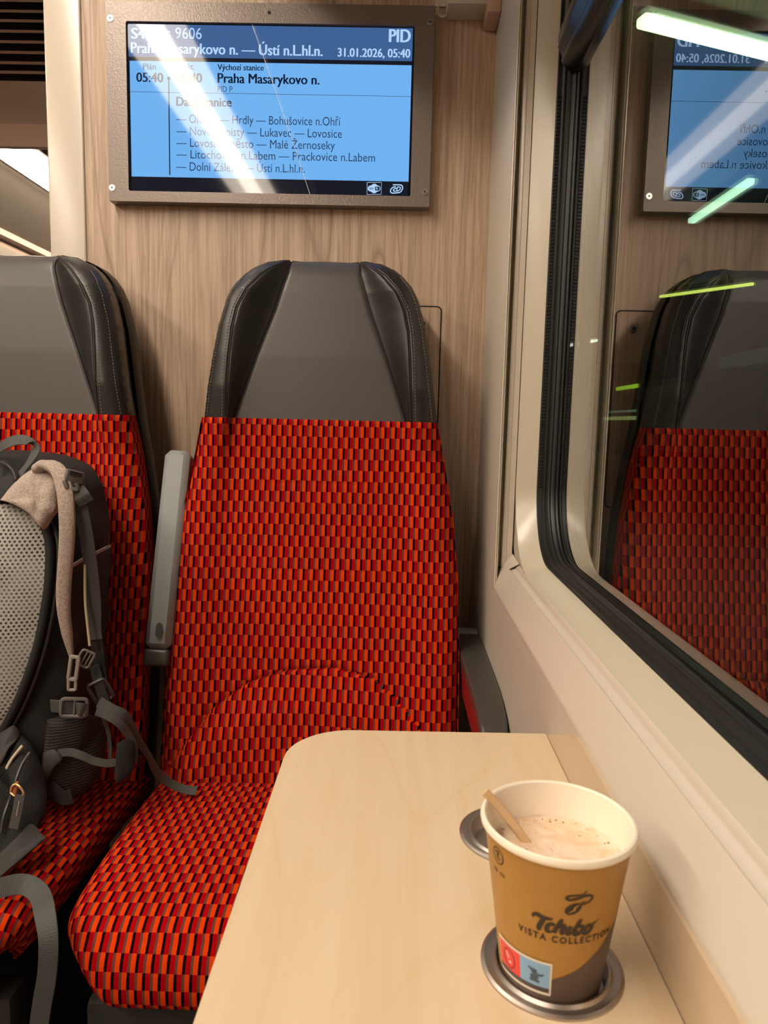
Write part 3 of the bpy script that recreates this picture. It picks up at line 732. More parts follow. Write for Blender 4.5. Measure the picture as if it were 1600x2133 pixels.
rel(bmobj('finger_recess', fix(bm), mat('recess_grey', (66, 68, 66), .5), None, False), ar)
aw = empty('wall_armrest', (.125, 1.0, .60)); tag(aw, 'lowered dark grey armrest with red body, between the right seat and the window wall', 'armrest')
# lowered armrest by the wall: dark pad on a red body
ra = [(1.168, .6560, .1040, .1440), (1.150, .6575, .1040, .1450), (.93, .6540, .1070, .1455), (.885, .6500, .1085, .1450), (.850, .6420, .1100, .1445), (.826, .6340, .1115, .1425), (.820, .6240, .1130, .1410)]
vs = []
for y, z, a, b in ra:
    vs += [(a, y, z-.014), (a, y, z-.003), (a+.003, y, z), (b-.003, y, z), (b, y, z-.003), (b, y, z-.014)]
fs = grid_faces(len(ra), 6, True, True)+[tuple(range(6)), tuple(reversed(range(len(vs)-6, len(vs))))]
ob = mesh('armrest_pad', vs, fs, M['arm_dark'], None); bmx = bmesh.new(); bmx.from_mesh(ob.data); fix(bmx); bmx.to_mesh(ob.data); bmx.free(); rel(ob, aw)
vs = []
for y, z, a, b in ra:
    lo = .050 if y > .9 else .034-.02*(1-(y-.82)/.08)
    vs += [(a+.001, y, z-.0142), (b+.001, y, z-.0142), (b+.001, y, z-.0142-lo), (a+.004, y, z-.0142-lo)]
fs = grid_faces(len(ra), 4, True, True)+[(0, 1, 2, 3), tuple(reversed(range(len(vs)-4, len(vs))))]
ob = mesh('armrest_body', vs, fs, M['arm_red'], None); bmx = bmesh.new(); bmx.from_mesh(ob.data); fix(bmx); bmx.to_mesh(ob.data); bmx.free(); rel(ob, aw)
ob['label'] = 'red painted armrest body'
rel(box('armrest_end_cap', (.1050, .142, 1.166, 1.190, .646, .6605), M['arm_grey'], None, .003), aw)

# ================================================================ folding table
table = empty('folding_table', (.03, .3, .70)); tag(table, 'pale maple folding table under the window holding the coffee cup', 'table')
TX0, TX1, TY1, ZT = -.0880, .1438, .6290, .720
loop = []
for x, y in rrect(TX0, TX1, -.02, TY1, .05, 10, (.05, .002, .002, .055)):
    loop.append((x, y+(max(0, x-TX0)*.030 if y > .5 else 0)))
HC = [(.0880, .3480), (.0870, .4680)]; HR = .0340
holes = [[(cx+HR*math.cos(2*math.pi*i/48), cy+HR*math.sin(2*math.pi*i/48)) for i in range(48)] for cx, cy in HC]
rel(poly_prism('tabletop', loop, ZT-.022, ZT, M['maple'], None, holes, M['edge']), table)
bm = bmesh.new(); plate_bm(bm, [(XW-.0026, y, z) for y, z in ((-.02, ZT-.03), (.6330, ZT-.03), (.6330, ZT+.0005), (.6200, ZT+.006), (.5400, ZS-.005), (.5250, ZS-.0035), (-.02, ZS-.0035))], (1, 0, 0), .0024)
rel(bmobj('hinge_cover', fix(bm), M['maple2'], None, False), table)
rel(box('support_arm', (-.02, .12, .28, .32, ZT-.065, ZT-.022), M['seatbase'], None, .006), table)
rel(box('wall_bracket', (.11, XW-.003, .15, .45, ZT-.12, ZT-.023), M['seatbase'], None, .006), table)
for cx, cy in HC:
    h = rel(lathe('cup_holder', [(.0368, ZT+.0001), (.0366, ZT+.0012), (.0350, ZT+.0019), (.0325, ZT+.0012), (.0312, ZT+.0014), (.0300, ZT+.0030), (.0288, ZT+.0028), (.0280, ZT+.0008), (.0276, ZT-.0060), (.0270, ZT-.0072), (.0200, ZT-.0078), (0.0001, ZT-.0078)], M['steel'], None, 72, (cx, cy)), table)
    h['label'] = 'round steel cup holder ring let into the table'
hc = HC[1]
bm = bmesh.new()
for a in (0.25, 0.25+math.pi/2):
    d = Vector((math.cos(a), math.sin(a), 0))*.026; e = Vector((-math.sin(a), math.cos(a), 0))*.0011; c = Vector((hc[0], hc[1], ZT-.0078))
    plate_bm(bm, [c-d-e, c+d-e, c+d+e, c-d+e], (0, 0, 1), .0016)
rel(bmobj('holder_cross_rib', fix(bm), M['steel'], None, False), table)

# ================================================================ coffee cup
CC = (.0868, .3460); Z0, Z1, R0, R1 = .7130, .8030, .0247, .0372
def cr(z): return R0+(R1-R0)*(z-Z0)/(Z1-Z0)
def cpt(ang, z, off=.00025):
    """ang degrees right of the camera-facing line"""
    a = math.radians(ang-104); r = cr(z)+off; return Vector((CC[0]+r*math.cos(a), CC[1]+r*math.sin(a), z))
cup = empty('coffee_cup', (CC[0], CC[1], Z0)); tag(cup, 'brown and kraft printed paper coffee cup standing in the front cup holder', 'cup')
kraft = NT('kraft_print'); k = kraft; n1 = k.noise(k.coord((1, 1, 1)), 90, 4, .6)
k.l(k.mix(n1, lin((158, 113, 46)), lin((176, 131, 62))), k.b.inputs['Base Color']); k.b.inputs['Roughness'].default_value = .42; kraft = k.m
M['paper'] = mat('cup_paper', (238, 226, 206), .45); M['cupbrown'] = mat('cup_dark_print', (84, 68, 58), .45); M['ink'] = mat('print_ink', (46, 34, 24), .5)
rel(lathe('sleeve', [(.0200, Z0+.001), (cr(Z0)-.0006, Z0), (cr(Z0), Z0+.0006)]+[(cr(z), z) for z in np.linspace(Z0+.004, Z1-.0035, 14)]+[(cr(Z1-.003)-.0002, Z1-.003)], kraft, None, 96, CC), cup)
rim = [(cr(Z1-.003)-.0004, Z1-.0036), (R1+.0006, Z1-.0034), (R1+.0016, Z1-.0024), (R1+.0019, Z1-.0008), (R1+.0012, Z1+.0006), (R1+.0000, Z1+.0010), (R1-.0010, Z1+.0002), (R1-.0013, Z1-.0016)]
inner = [(cr(z)-.0012, z) for z in np.linspace(Z1-.004, Z0+.006, 12)]+[(.0002, Z0+.006)]
rel(lathe('rim', rim, M['paper'], None, 96, CC), cup)
rel(lathe('inner_wall', rim[-1:]+inner, M['paper'], None, 96, CC), cup)
# coffee with foam
k = NT('coffee_foam'); v = k.coord()
f1 = k.noise(v, 60, 4, .6, 1.5); f2 = k.noise(v, 420, 2)
spk = k.ramp(f2, [(.66, (0, 0, 0, 1)), (.72, (1, 1, 1, 1))])
c1 = k.mix(k.ramp(f1, [(.38, (0, 0, 0, 1)), (.62, (1, 1, 1, 1))]), lin((216, 184, 148)), lin((228, 206, 182)))
k.l(k.mix(k.math('MULTIPLY', spk, .45), c1, lin((150, 104, 66))), k.b.inputs['Base Color']); k.b.inputs['Roughness'].default_value = .45
k.bump(f2, .0004, .4); M['foam'] = k.m
ZC = .7845; rc = cr(ZC)-.0013
cof = rel(lathe('coffee', [(rc, ZC+.0008), (rc-.0008, ZC+.0002), (rc-.003, ZC), (.012, ZC+.0004), (.0001, ZC+.0006)], M['foam'], None, 64, CC), cup); cof['label'] = 'milky coffee with beige foam'
bm = bmesh.new(); rnd = random.Random(4)
for i in range(46):
    a = rnd.uniform(-20, 200) if i < 36 else rnd.uniform(0, 360); rr = rc-.0015-abs(rnd.gauss(0, .0016)) if i < 34 else rc*math.sqrt(rnd.random())*.9
    p = Vector((CC[0]+rr*math.cos(math.radians(a)), CC[1]+rr*math.sin(math.radians(a)), ZC+.0002)); s = rnd.uniform(.00025, .0007)
    bmesh.ops.create_icosphere(bm, subdivisions=1, radius=s, matrix=Matrix.Translation(p) @ Matrix.Diagonal((1, 1, .6, 1)))
bb = rel(bmobj('bubbles', bm, mat('bubble_brown', (160, 112, 70), .3), None), cup); bb['kind'] = 'stuff'
# dark wave of the print round the foot
def zwave(a): return float(np.interp(a, [-75, -45, -20, 0, 26, 50, 62, 80, 100], [.7240, .7262, .7300, .7350, .7418, .7512, .7572, .7640, .7660]))
angs = np.linspace(-150, 130, 110); vs = []
for a in angs:
    zw = zwave(a)
    for t in np.linspace(0, 1, 6): vs.append(cpt(a, Z0+.0008+(zw-Z0-.0008)*t, .00015))
rel(mesh('dark_wave_print', vs, grid_faces(len(angs), 6), M['cupbrown'], None), cup)
def cup_text(name, body, a0, a1, z, h, bold, shear=0, zf=None):
    v, f = text_mesh(body, bold, shear, 1.35); mn = min(p.x for p in v); mx = max(p.x for p in v)
    vs = [cpt(a0+(a1-a0)*(p.x-mn)/(mx-mn), (zf((p.x-mn)/(mx-mn)) if zf else z)+p.y/CAPH*h, .0003) for p in v]
    return rel(mesh(name, vs, f, M['ink'], None, False), cup)
cup_text('small_caption', 'VISTA COLLECTION', -30, 59, .7578, .0034, .03)
# flowing script name and bean emblem drawn with strokes (u: 0..1 across, v: heights)
def script(name, strokes, to3, m, blobs=()):
    bm = bmesh.new()
    for i, (pts, w) in enumerate(strokes):
        wf = (lambda t, w=w: w[0]*(1-t)+w[1]*t+w[2]*math.sin(math.pi*t)) if isinstance(w, tuple) else w
        stroke(bm, pts, wf, 0, lambda q, i=i: to3(q, .0003+i*.00001), n=7)
    for b in blobs:
        cx, cy, rx, ry, an = b; ca, sa = math.cos(an), math.sin(an)
        bm.faces.new([bm.verts.new(to3(Vector((cx+rx*math.cos(t)*ca-ry*math.sin(t)*sa, cy+rx*math.cos(t)*sa+ry*math.sin(t)*ca)), .0003)) for t in np.linspace(0, 2*math.pi, 25)[:-1]])
    return rel(bmobj(name, bm, m, None, False), cup)
MM = 180/math.pi/.0325/1000     # degrees per millimetre on the cup
def nm(q, o): # name coordinates in mm: x from 0..~33, y up, italic shear
    return cpt(-17+(q.x+q.y*.22)*MM, .7628+q.y/1000, o)
SX = 1.0
script('script_name', [
    ([(-.6, 6.2), (-.9, 7.6), (.6, 8.4), (3.2, 7.7), (6.2, 7.5), (8.2, 8.0)], (0.98, 0.70, 1.40)),
    ([(4.2, 7.6), (3.7, 4.8), (3.2, 2.0), (3.6, .6), (4.4, .5)], (2.24, 0.84, 1.12)),
    ([(9.6, 4.2), (8.8, 5.1), (7.4, 4.6), (6.7, 2.9), (7.2, .9), (8.7, .5), (10.2, 1.6)], (0.98, 0.56, 1.54)),
    ([(12.2, 8.6), (11.6, 5.8), (10.9, 3.0), (10.6, .3)], (1.68, 2.10, 0.42)),
    ([(10.9, 2.6), (12.2, 4.3), (13.6, 4.9), (14.3, 3.9), (13.9, 1.8), (14.5, .6), (15.6, 1.0)], (0.70, 0.70, 1.82)),
    ([(17.4, 4.9), (16.8, 2.6), (16.9, .9), (17.9, .5), (18.9, 1.4)], (1.82, 0.70, 0.98)),
    ([(21.0, 8.8), (20.3, 5.6), (19.7, 2.4), (20.4, .7), (22.0, .5), (23.4, 2.0), (23.3, 4.2), (22.0, 4.9), (20.6, 3.8)], (1.68, 0.70, 1.12)),
    ([(27.0, 4.7), (25.6, 4.7), (24.6, 3.0), (24.9, 1.0), (26.4, .5), (28.0, 2.0), (28.0, 4.0), (26.8, 4.8), (28.6, 5.2), (31.4, 7.4)], (1.40, 0.28, 1.40)),
], nm, M['ink'])
def lg(q, o): return cpt(16+q.x*MM, .7800+q.y/1000, o)
script('bean_emblem', [
    ([(3.2, -.6), (6.4, .8), (8.0, 2.8), (7.4, 4.4), (4.6, 4.6), (1.0, 3.2), (-2.2, 2.4), (-3.6, 3.2), (-2.4, 4.6), (.8, 5.0), (3.6, 5.6), (5.0, 7.6)], (.5, .3, .9)),
    ([(2.8, -.6), (3.8, .9), (5.0, 1.4)], .7),
], lg, M['ink'], [(-.2, -2.6, 4.2, 2.7, .65)])
script('bean_slit', [([(2.4, .2), (.6, -1.6), (.2, -3.0), (-2.2, -4.6)], (.3, .3, .8))], lambda q, o: lg(q, .00045), kraft)
# round mark near the rim, at the left edge
def mk(q, o): return cpt(-50+q.x*MM, .7915+q.y/1000, o)
script('round_mark', [([(3.6*math.cos(t), 4.2*math.sin(t)) for t in np.linspace(0, 2*math.pi, 14)], .6), ([(-1.8, 1.6), (.6, 2.2), (-.4, -.6), (1.6, -1.8)], .9)], mk, M['ink'])
cup_text('round_mark_caption', 'to go', -58, -43, .7815, .0026, .02)
# square sticker: red and light-blue fields, pale border, dark bottom strip
def patch(name, a0, a1, z0f, z1f, off, m, par):
    aa = np.linspace(a0, a1, 16); vs = []
    for a in aa:
        for t in np.linspace(0, 1, 4): vs.append(cpt(a, z0f(a)*(1-t)+z1f(a)*t, off))
    return rel(mesh(name, vs, grid_faces(len(aa), 4), m, None), par)
sb = lambda a: .7262+.0*(a); stp = lambda a: .7452
stk = patch('sticker', -60, 2.5, sb, stp, .0005, mat('sticker_border', (226, 220, 206), .4), cup); stk['label'] = 'square red and blue sticker'
for nm_, a0, a1, z0_, z1_, c_ in (('sticker_red', -58, -29, .7305, .7440, (226, 72, 64)), ('sticker_blue', -29, .7, .7305, .7440, (132, 172, 208)), ('sticker_strip', -58, .7, .7278, .7305, (70, 62, 56))):
    o = patch(nm_, a0, a1, lambda a, z=z0_: z, lambda a, z=z1_: z, .00075, mat(nm_, c_, .4), cup)
def sk(q, o): return cpt(-43+q.x*MM, .7372+q.y/1000, .001)
script('sticker_ring', [([(4.2*math.cos(t), 5.2*math.sin(t)) for t in np.linspace(0, 2*math.pi, 14)], .5)], sk, mat('sticker_ring_ink', (140, 30, 30), .4))
script('sticker_white_mark', [([(-2, 3), (-.6, 1.2), (.2, .4)], .8), ([(0, -1.6), (1.6, -1.9)], 1.2)], sk, M['paper'])
def sk2(q, o): return cpt(-14+q.x*MM, .7370+q.y/1000, .001)
script('sticker_grey_mark', [([(-2.6, -3.6), (0, -3.2), (2.8, -3.8)], (1.4, 1.2, .8)), ([(-3.6, 3.2), (-1.6, 2.4), (1.2, 2.2)], (.5, 1.2, .6)), ([(1.0, .4), (3.4, .2), (5.2, 1.2)], (1.0, .6, .3))], sk2, mat('sticker_grey_ink', (70, 84, 104), .4), [(0, -1.4, 2.4, 1.5, 0), (-.2, 1.4, 1.7, 1.3, 0)])
# wooden stirring stick
stq = empty('stirring_stick', (.053, .356, .80)); tag(stq, 'thin wooden stirring stick leaning on the inside of the coffee cup rim', 'stirrer')
rel(ribbon('stick', [(.0512, .3590, .8090), (.0600, .3575, .8000), (.0700, .3545, .7885), (.0800, .3510, .7760)], .0046, .0013, mat('stirrer_wood', (212, 176, 132), .6, bump=(200, .0002, .4)), None, (.79, .21, .62), 4), stq)

# ================================================================ backpack on the left seat
bp_ = empty('backpack', (-.60, .93, .485)); tag(bp_, 'black and grey hiking backpack with mesh back panel standing on the left seat', 'backpack')
M['cordura'] = mat('black_pack_fabric', (18, 17, 15), .8, bump=(700, .0003, .5), var=(14, .78))
M['cordura2'] = mat('grey_pack_fabric', (42, 40, 38), .75, bump=(700, .0003, .5), var=(14, .85))
M['webbing'] = NT('grey_webbing'); k = M['webbing']; uvn = k.n('ShaderNodeUVMap'); uvn.uv_map = 'UVMap'; sp = k.n('ShaderNodeSeparateXYZ'); k.l(uvn.outputs[0], sp.inputs[0])
w1 = k.math('SINE', k.math('MULTIPLY', sp.outputs[1], 2*math.pi/.0016)); w1 = k.math('ADD', k.math('MULTIPLY', w1, .5), .5)
k.l(k.mix(w1, lin((52, 52, 50)), lin((78, 78, 76))), k.b.inputs['Base Color']); k.b.inputs['Roughness'].default_value = .65; k.bump(w1, .0004, .5); M['webbing'] = k.m
M['web_dark'] = mat('dark_webbing', (22, 21, 20), .7, bump=(900, .0004, .5))
M['buckle'] = mat('grey_buckle', (98, 94, 90), .38); M['buckle_l'] = mat('pale_grey_buckle', (146, 138, 130), .4); M['buckle_d'] = mat('dark_buckle', (46, 43, 40), .4)
M['cordcream'] = mat('cream_cord', (176, 164, 138), .6); M['velcro'] = mat('loop_fabric', (28, 27, 24), .95, bump=(1400, .001, .9))
def weave(name, c1, c2, sc, rough=.8):
    k = NT(name); v = k.coord((1, 1, 1)); vr = k.n('ShaderNodeTexVoronoi'); vr.inputs['Scale'].default_value = sc; k.l(v, vr.inputs['Vector'])
    f = k.math('MULTIPLY', vr.outputs['Distance'], 1.6, clamp=True); k.l(k.mix(f, lin(c1), lin(c2)), k.b.inputs['Base Color'])
    k.b.inputs['Roughness'].default_value = rough; k.bump(f, .0006, .6); return k.m
M['pad'] = weave('taupe_strap_mesh', (132, 116, 106), (164, 148, 136), 420)
def holes_mat(name, base, hole, pitch, rad, rows=None):
    """spacer mesh: staggered round holes in UV metres"""
    k = NT(name); uvn = k.n('ShaderNodeUVMap'); uvn.uv_map = 'UVMap'; sp = k.n('ShaderNodeSeparateXYZ'); k.l(uvn.outputs[0], sp.inputs[0])
    u = k.math('DIVIDE', sp.outputs[0], pitch); v = k.math('DIVIDE', sp.outputs[1], pitch*.80)
    odd = k.math('MODULO', k.math('ABSOLUTE', k.math('FLOOR', v)), 2.0)
    fu = k.math('SUBTRACT', k.math('FRACT', k.math('ADD', u, k.math('MULTIPLY', odd, .5))), .5); fv = k.math('MULTIPLY', k.math('SUBTRACT', k.math('FRACT', v), .5), .80)
    d = k.math('SQRT', k.math('ADD', k.math('MULTIPLY', fu, fu), k.math('MULTIPLY', fv, fv)))
    m_ = k.ramp(d, [(rad-.06, (1, 1, 1, 1)), (rad+.02, (0, 0, 0, 1))])
    wv = k.noise(uvn.outputs[0], 1500, 2); cb = k.mix(wv, lin(tuple(int(x*.80) for x in base)), lin(base))
    big = k.noise(uvn.outputs[0], 22, 2); hc = k.mix(k.ramp(big, [(.4, (0, 0, 0, 1)), (.6, (1, 1, 1, 1))]), lin(hole), lin(tuple(int(x*.55+hole[0]*.3) for x in base)))
    k.l(k.mix(m_, cb, hc), k.b.inputs['Base Color']); k.b.inputs['Roughness'].default_value = .85; k.bump(k.math('SUBTRACT', 1.0, m_), .0012, .7); return k.m
M['spacer'] = holes_mat('pale_spacer_mesh', (178, 174, 166), (34, 34, 36), .0056, .27)
M['netting'] = holes_mat('black_netting', (24, 23, 21), (8, 8, 7), .0034, .30)
k = NT('ribbed_net'); uvn = k.n('ShaderNodeUVMap'); uvn.uv_map = 'UVMap'; sp = k.n('ShaderNodeSeparateXYZ'); k.l(uvn.outputs[0], sp.inputs[0])
nz = k.noise(uvn.outputs[0], 30, 2); w1 = k.math('SINE', k.math('ADD', k.math('MULTIPLY', sp.outputs[1], 2*math.pi/.0036), k.math('MULTIPLY', nz, 7)))
w1 = k.math('ADD', k.math('MULTIPLY', w1, .5), .5); k.l(k.mix(w1, lin((10, 9, 8)), lin((42, 36, 30))), k.b.inputs['Base Color']); k.b.inputs['Roughness'].default_value = .8; k.bump(w1, .0008, .6); M['ribnet'] = k.m
# body: stacked rounded sections (z, right x, front y, back y)
sec = [(.487, -.470, .880, .985), (.497, -.432, .855, 1.000), (.53, -.414, .845, 1.010), (.58, -.405, .850, 1.022), (.64, -.399, .858, 1.034), (.70, -.397, .865, 1.044), (.76, -.397, .872, 1.056),
       (.81, -.399, .880, 1.064), (.85, -.403, .888, 1.072), (.885, -.410, .898, 1.080), (.912, -.423, .910, 1.084), (.930, -.442, .925, 1.085), (.942, -.475, .945, 1.080), (.947, -.52, .97, 1.07)]
sq = spline([(a, b, 0) for a, b, _, _ in sec], 5); sy = spline([(a, b, 0) for _, _, a, b in sec], 5)
vs = []; NB = 64
for p, q in zip(sq, sy):
    z, xr = p.x, p.y-.010; y0, y1 = q.x, q.y; hx = xr+.60; hy = (y1-y0)/2; cy = (y0+y1)/2
    for j in range(NB):
        t = 2*math.pi*j/NB; c_, s_ = math.cos(t), math.sin(t); e = 2/4.2
        x = -.60+hx*abs(c_)**e*(1 if c_ > 0 else -1); y = cy+hy*abs(s_)**e*(1 if s_ > 0 else -1)
        x += .0022*math.sin(z*95+3*c_)*(c_ > .3)+.0018*math.sin(y*120+z*60)*(c_ > .3)
        vs.append((x, y, z))
fs = grid_faces(len(sq), NB, True)+[tuple(reversed(range(NB))), tuple(range((len(sq)-1)*NB, len(sq)*NB))]
rel(mesh('pack_body', vs, fs, M['cordura'], None), bp_)
def bpart(o, label=None):
    rel(o, bp_)
    if label: o['label'] = label
    return o
# back panel of pale spacer mesh, bulging to the camera, with a dark bound edge
edge = [(20, 1052), (62, 1078), (88, 1115), (98, 1160), (100, 1215), (95, 1275), (86, 1335), (72, 1390), (55, 1440), (35, 1485), (14, 1522), (-10, 1550)]
yf = lambda z: float(np.interp(z, [.487, .58, .70, .81, .885, .95], [.86, .848, .862, .876, .893, .93]))
rows = []
for px, py in spline([(a, b, 0) for a, b in edge], 4) and [(v.x, v.y) for v in spline([(a, b, 0) for a, b in edge], 4)]:
    p = at(px, py, .872); rows.append((p.z, p.x))
vs, uv = [], []; NT_ = 22; ac = 0
for i, (z, xr) in enumerate(rows):
    if i: ac += abs(rows[i-1][0]-z)
    for j in range(NT_):
        t = j/(NT_-1); x = -.80+(xr+.80)*t
        b = (1-abs(2*t-1)**5)
        y = yf(z)-.004-.020*b+.0035*math.sin(z*70+1)*b*math.sin(x*40); vs.append((x, y, z)); uv.append((x, z))
bpart(mesh('back_panel', vs, grid_faces(len(rows), NT_, False), M['spacer'], None, True, uv), 'pale grey perforated mesh back panel')
bpart(tube('panel_binding', [Vector((xr+.001, yf(z)-.003, z)) for z, xr in rows], .0052, M['cordura'], None, 10))
bpart(tube('panel_piping', [Vector((xr+.010, yf(z)+.001, z)) for z, xr in rows[4:]], .0022, M['rubber2'], None, 8))
def pillow(name, pix, depth, th, m, n_dir=(0.25, -1, .1), rings=6, rough=0.0, label=None, uvscale=1, sm=4):
    """padded piece: outline given around the piece (pixel + depth), raised in the middle"""
    pts = []
    for q in pix: pts.append(at(q[0], q[1], q[2] if len(q) > 2 else depth))
    loop = spline(pts+[pts[0]], sm)[:-1]; n = len(loop); c = sum(loop, Vector())/n; nd = Vector(n_dir).normalized(); vs, uv = [], []
    for r in range(rings):
        k_ = 1-(r/rings)**1.25
        for p in loop:
            q = c+(p-c)*k_; h = th*math.sqrt(max(0, 1-k_**4)); w_ = rough*math.sin(q.x*230+q.z*160)*math.sin(q.z*210-q.x*90)*(1-k_)
            q2 = q+nd*(h+w_); vs.append(q2); uv.append((q.x*uvscale, q.z*uvscale))
    vs.append(c+nd*th); uv.append((c.x, c.z)); top = grid_faces(rings, n, True)+[((rings-1)*n+i, (rings-1)*n+(i+1) % n, rings*n) for i in range(n)]
    b0 = len(vs)
    for p in loop: vs.append(c+(p-c)*.985-nd*th*.45); uv.append((p.x, p.z))
    top += [(i, b0+i, b0+(i+1) % n, (i+1) % n) for i in range(n)]+[tuple(range(b0, b0+n))]
    me_o = mesh(name, vs, top, m, None, True, uv); bmx = bmesh.new(); bmx.from_mesh(me_o.data); fix(bmx); bmx.to_mesh(me_o.data); bmx.free()
    return bpart(me_o, label)
def web(name, pix, w, m=None, side=(1, 0, 0), th=.0014, label=None, n=8):
    pts = [at(*q[:3]) if len(q) < 4 else Vector(q[1:]) for q in pix]
    return bpart(ribbon(name, pts, w, th, m or M['webbing'], None, side, n), label)
# black lid at the top with its piping, carrying handle
pillow('top_lid', [(-30, 962, .93), (10, 958, .92), (40, 975, .92), (46, 1000, .90), (20, 1040, .885), (-30, 1046, .885)], .9, .012, M['cordura'], rough=.002)
bpart(tube('lid_piping', spline([at(-8, 962, .905), at(10, 966, .900), at(26, 980, .892), at(33, 1000, .884)], 6), .0016, M['buckle_d'], None, 8))
web('carry_handle', [(-12, 944, .94), (12, 925, .93), (40, 916, .93), (64, 922, .93), (74, 938, .925), (62, 962, .915), (44, 985, .905), (32, 1010, .898), (26, 1036, .890)], .0150,
    side=[(.1, .2, 1), (.1, .3, 1), (0, .5, .9), (-.5, .5, .5), (-.9, .3, -.1), (-1, .2, -.5), (-1, .2, -.5), (-1, .2, -.3), (-1, .2, -.2)])
# taupe shoulder yoke and the padded strap hanging down the side
pillow('shoulder_yoke', [(0, 1042, .878), (26, 1010, .885), (56, 984, .895), (88, 970, .91), (112, 974, .91), (126, 1000, .895), (126, 1035, .885), (122, 1062, .878), (108, 1080, .875), (94, 1102, .868), (82, 1096, .866), (62, 1072, .866), (30, 1052, .870)], .885, .017, M['pad'], rough=.003, label='taupe padded shoulder yoke')
pts = [(74, 978, .892), (98, 968, .885), (122, 982, .875), (134, 1015, .866), (139, 1060, .860), (140, 1110, .858), (137, 1165, .858), (133, 1220, .860), (133, 1270, .862), (140, 1320, .866), (150, 1372, .870)]
P = spline([at(*q) for q in pts], 6); W_ = lambda t: float(np.interp(t, [0, .12, .3, .55, .75, .9, 1], [.012, .018, .0200, .0180, .0170, .0125, .0050]))
vs = []
for i, p in enumerate(P):
    t = (P[min(i+1, len(P)-1)]-P[max(i-1, 0)]).normalized(); sd = Vector((1, .15, 0)); sd = (sd-t*sd.dot(t)).normalized(); nn = t.cross(sd); w_ = W_(i/(len(P)-1)); th = .0060*min(1, w_/.012)
    for j in range(14):
        a = 2*math.pi*j/14; ca, sa = math.cos(a), math.sin(a); e = .7
        vs.append(p+sd*(w_/2*abs(ca)**e*(1 if ca > 0 else -1))+nn*(th*abs(sa)**e*(1 if sa > 0 else -1)))
fs = grid_faces(len(P), 14, True)+[tuple(reversed(range(14))), tuple(range((len(P)-1)*14, len(P)*14))]
bpart(mesh('shoulder_strap', vs, fs, M['pad'], None), 'taupe padded shoulder strap')
# side seam of the body, reflective band
web('reflective_band', [(146, 1182, .875), (172, 1166, .905), (200, 1152, .945), (230, 1137, .990)], .0050, M['buckle_l'], side=(0, 0, 1), label='pale reflective band across the side')
web('band_backing', [(144, 1188, .877), (172, 1172, .907), (200, 1158, .947), (232, 1142, .993)], .0140, M['web_dark'], side=(0, 0, 1))
bpart(tube('cream_cord', spline([at(177, 1176, .880), at(177, 1220, .878), at(178, 1260, .876), at(182, 1300, .874), at(187, 1345, .872)], 6), .0017, M['cordcream'], None, 8))
# webbing with upper buckle
web('load_strap', [(150, 1008, .880), (160, 1020, .872), (170, 1034, .868), (180, 1048, .872)], .0200, side=(.9, .35, .25))
web('side_webbing', [(162, 1030, .874), (172, 1075, .876), (182, 1130, .880), (190, 1190, .884), (196, 1250, .888), (197, 1310, .890), (199, 1332, .890)], .0166, side=(1, .25, .1), label='long grey webbing strap down the side')
web('lower_webbing', [(199, 1328, .892), (204, 1360, .892), (208, 1400, .890), (212, 1430, .885)], .0150, M['web_dark'], side=(1, .25, .1))
def ladder(name, c, sx, sz, m, rot=0., yaw=.25, bars=(0.,), th=.0030, rim=.0028):
    """rectangular strap buckle: rounded frame with cross bars"""
    bm = bmesh.new(); C0 = at(*c); R_ = Matrix.Rotation(yaw, 3, 'Z') @ Matrix.Rotation(rot, 3, 'Y')
    o_ = [R_ @ Vector((x, 0, z))+C0 for x, z in rrect(-sx/2, sx/2, -sz/2, sz/2, min(sx, sz)*.18, 3)]; n = len(o_)
    tube('', o_, rim*.68, None, None, 6, True, bm)
    for b in bars:
        a, d = R_ @ Vector((b*sx/2, -.0004, -sz/2)), R_ @ Vector((b*sx/2, -.0004, sz/2)); tube('', [a+C0, d+C0], rim*.42, None, None, 6, False, bm)
    return bpart(bmobj(name, fix(bm), m, None))
# side-release buckle at the top of the webbing: two lugs and a ribbed bridge
o1 = bar('release_buckle', at(133, 987, .868), at(170, 996, .884), (.1, 0, 1), .0150, .0080, M['buckle'], .0028, 2); bpart(o1)
for q0, q1 in (((136, 999, .864), (143, 1018, .864)), ((161, 1004, .874), (167, 1022, .876)), ((147, 1014, .866), (163, 1018, .870))):
    bpart(bar('buckle_lug', at(*q0), at(*q1), (1, 0, .1), .0050, .0055, M['buckle'], .0016, 2))
bpart(bar('buckle_web_slot', at(143, 984, .863), at(168, 990, .876), (.1, 0, 1), .0055, .003, M['rubber2'], .001, 2))
# lower hardware
ladder('upper_slider', (178, 1372, .868), .016, .020, M['buckle'], .5, .3, (-.2, .4))
ladder('side_buckle', (153, 1392, .858), .0090, .0290, M['buckle_l'], .15, .2, (), rim=.0036)
ladder('side_buckle_prongs', (150, 1425, .858), .0085, .0150, M['buckle_l'], .05, .2, (), rim=.0030)
ladder('strap_slider', (154, 1474, .860), .0300, .0225, M['buckle'], .08, .25, (.05,), rim=.0038)
ladder('tilted_slider', (210, 1440, .880), .0220, .0280, M['buckle_d'], -.45, .3, (.2,), rim=.0040)
web('short_webbing', [(106, 1470, .862), (125, 1472, .858), (150, 1475, .862), (176, 1478, .870)], .0165, side=(0, 0, 1))
web('slider_webbing', [(160, 1477, .855), (168, 1478, .853), (177, 1480, .857)], .0170, side=(0, 0, 1))
web('strap_under_slider', [(196, 1385, .886), (204, 1415, .880), (214, 1450, .878), (224, 1475, .878)], .0130, M['web_dark'], side=(1, .2, .3))
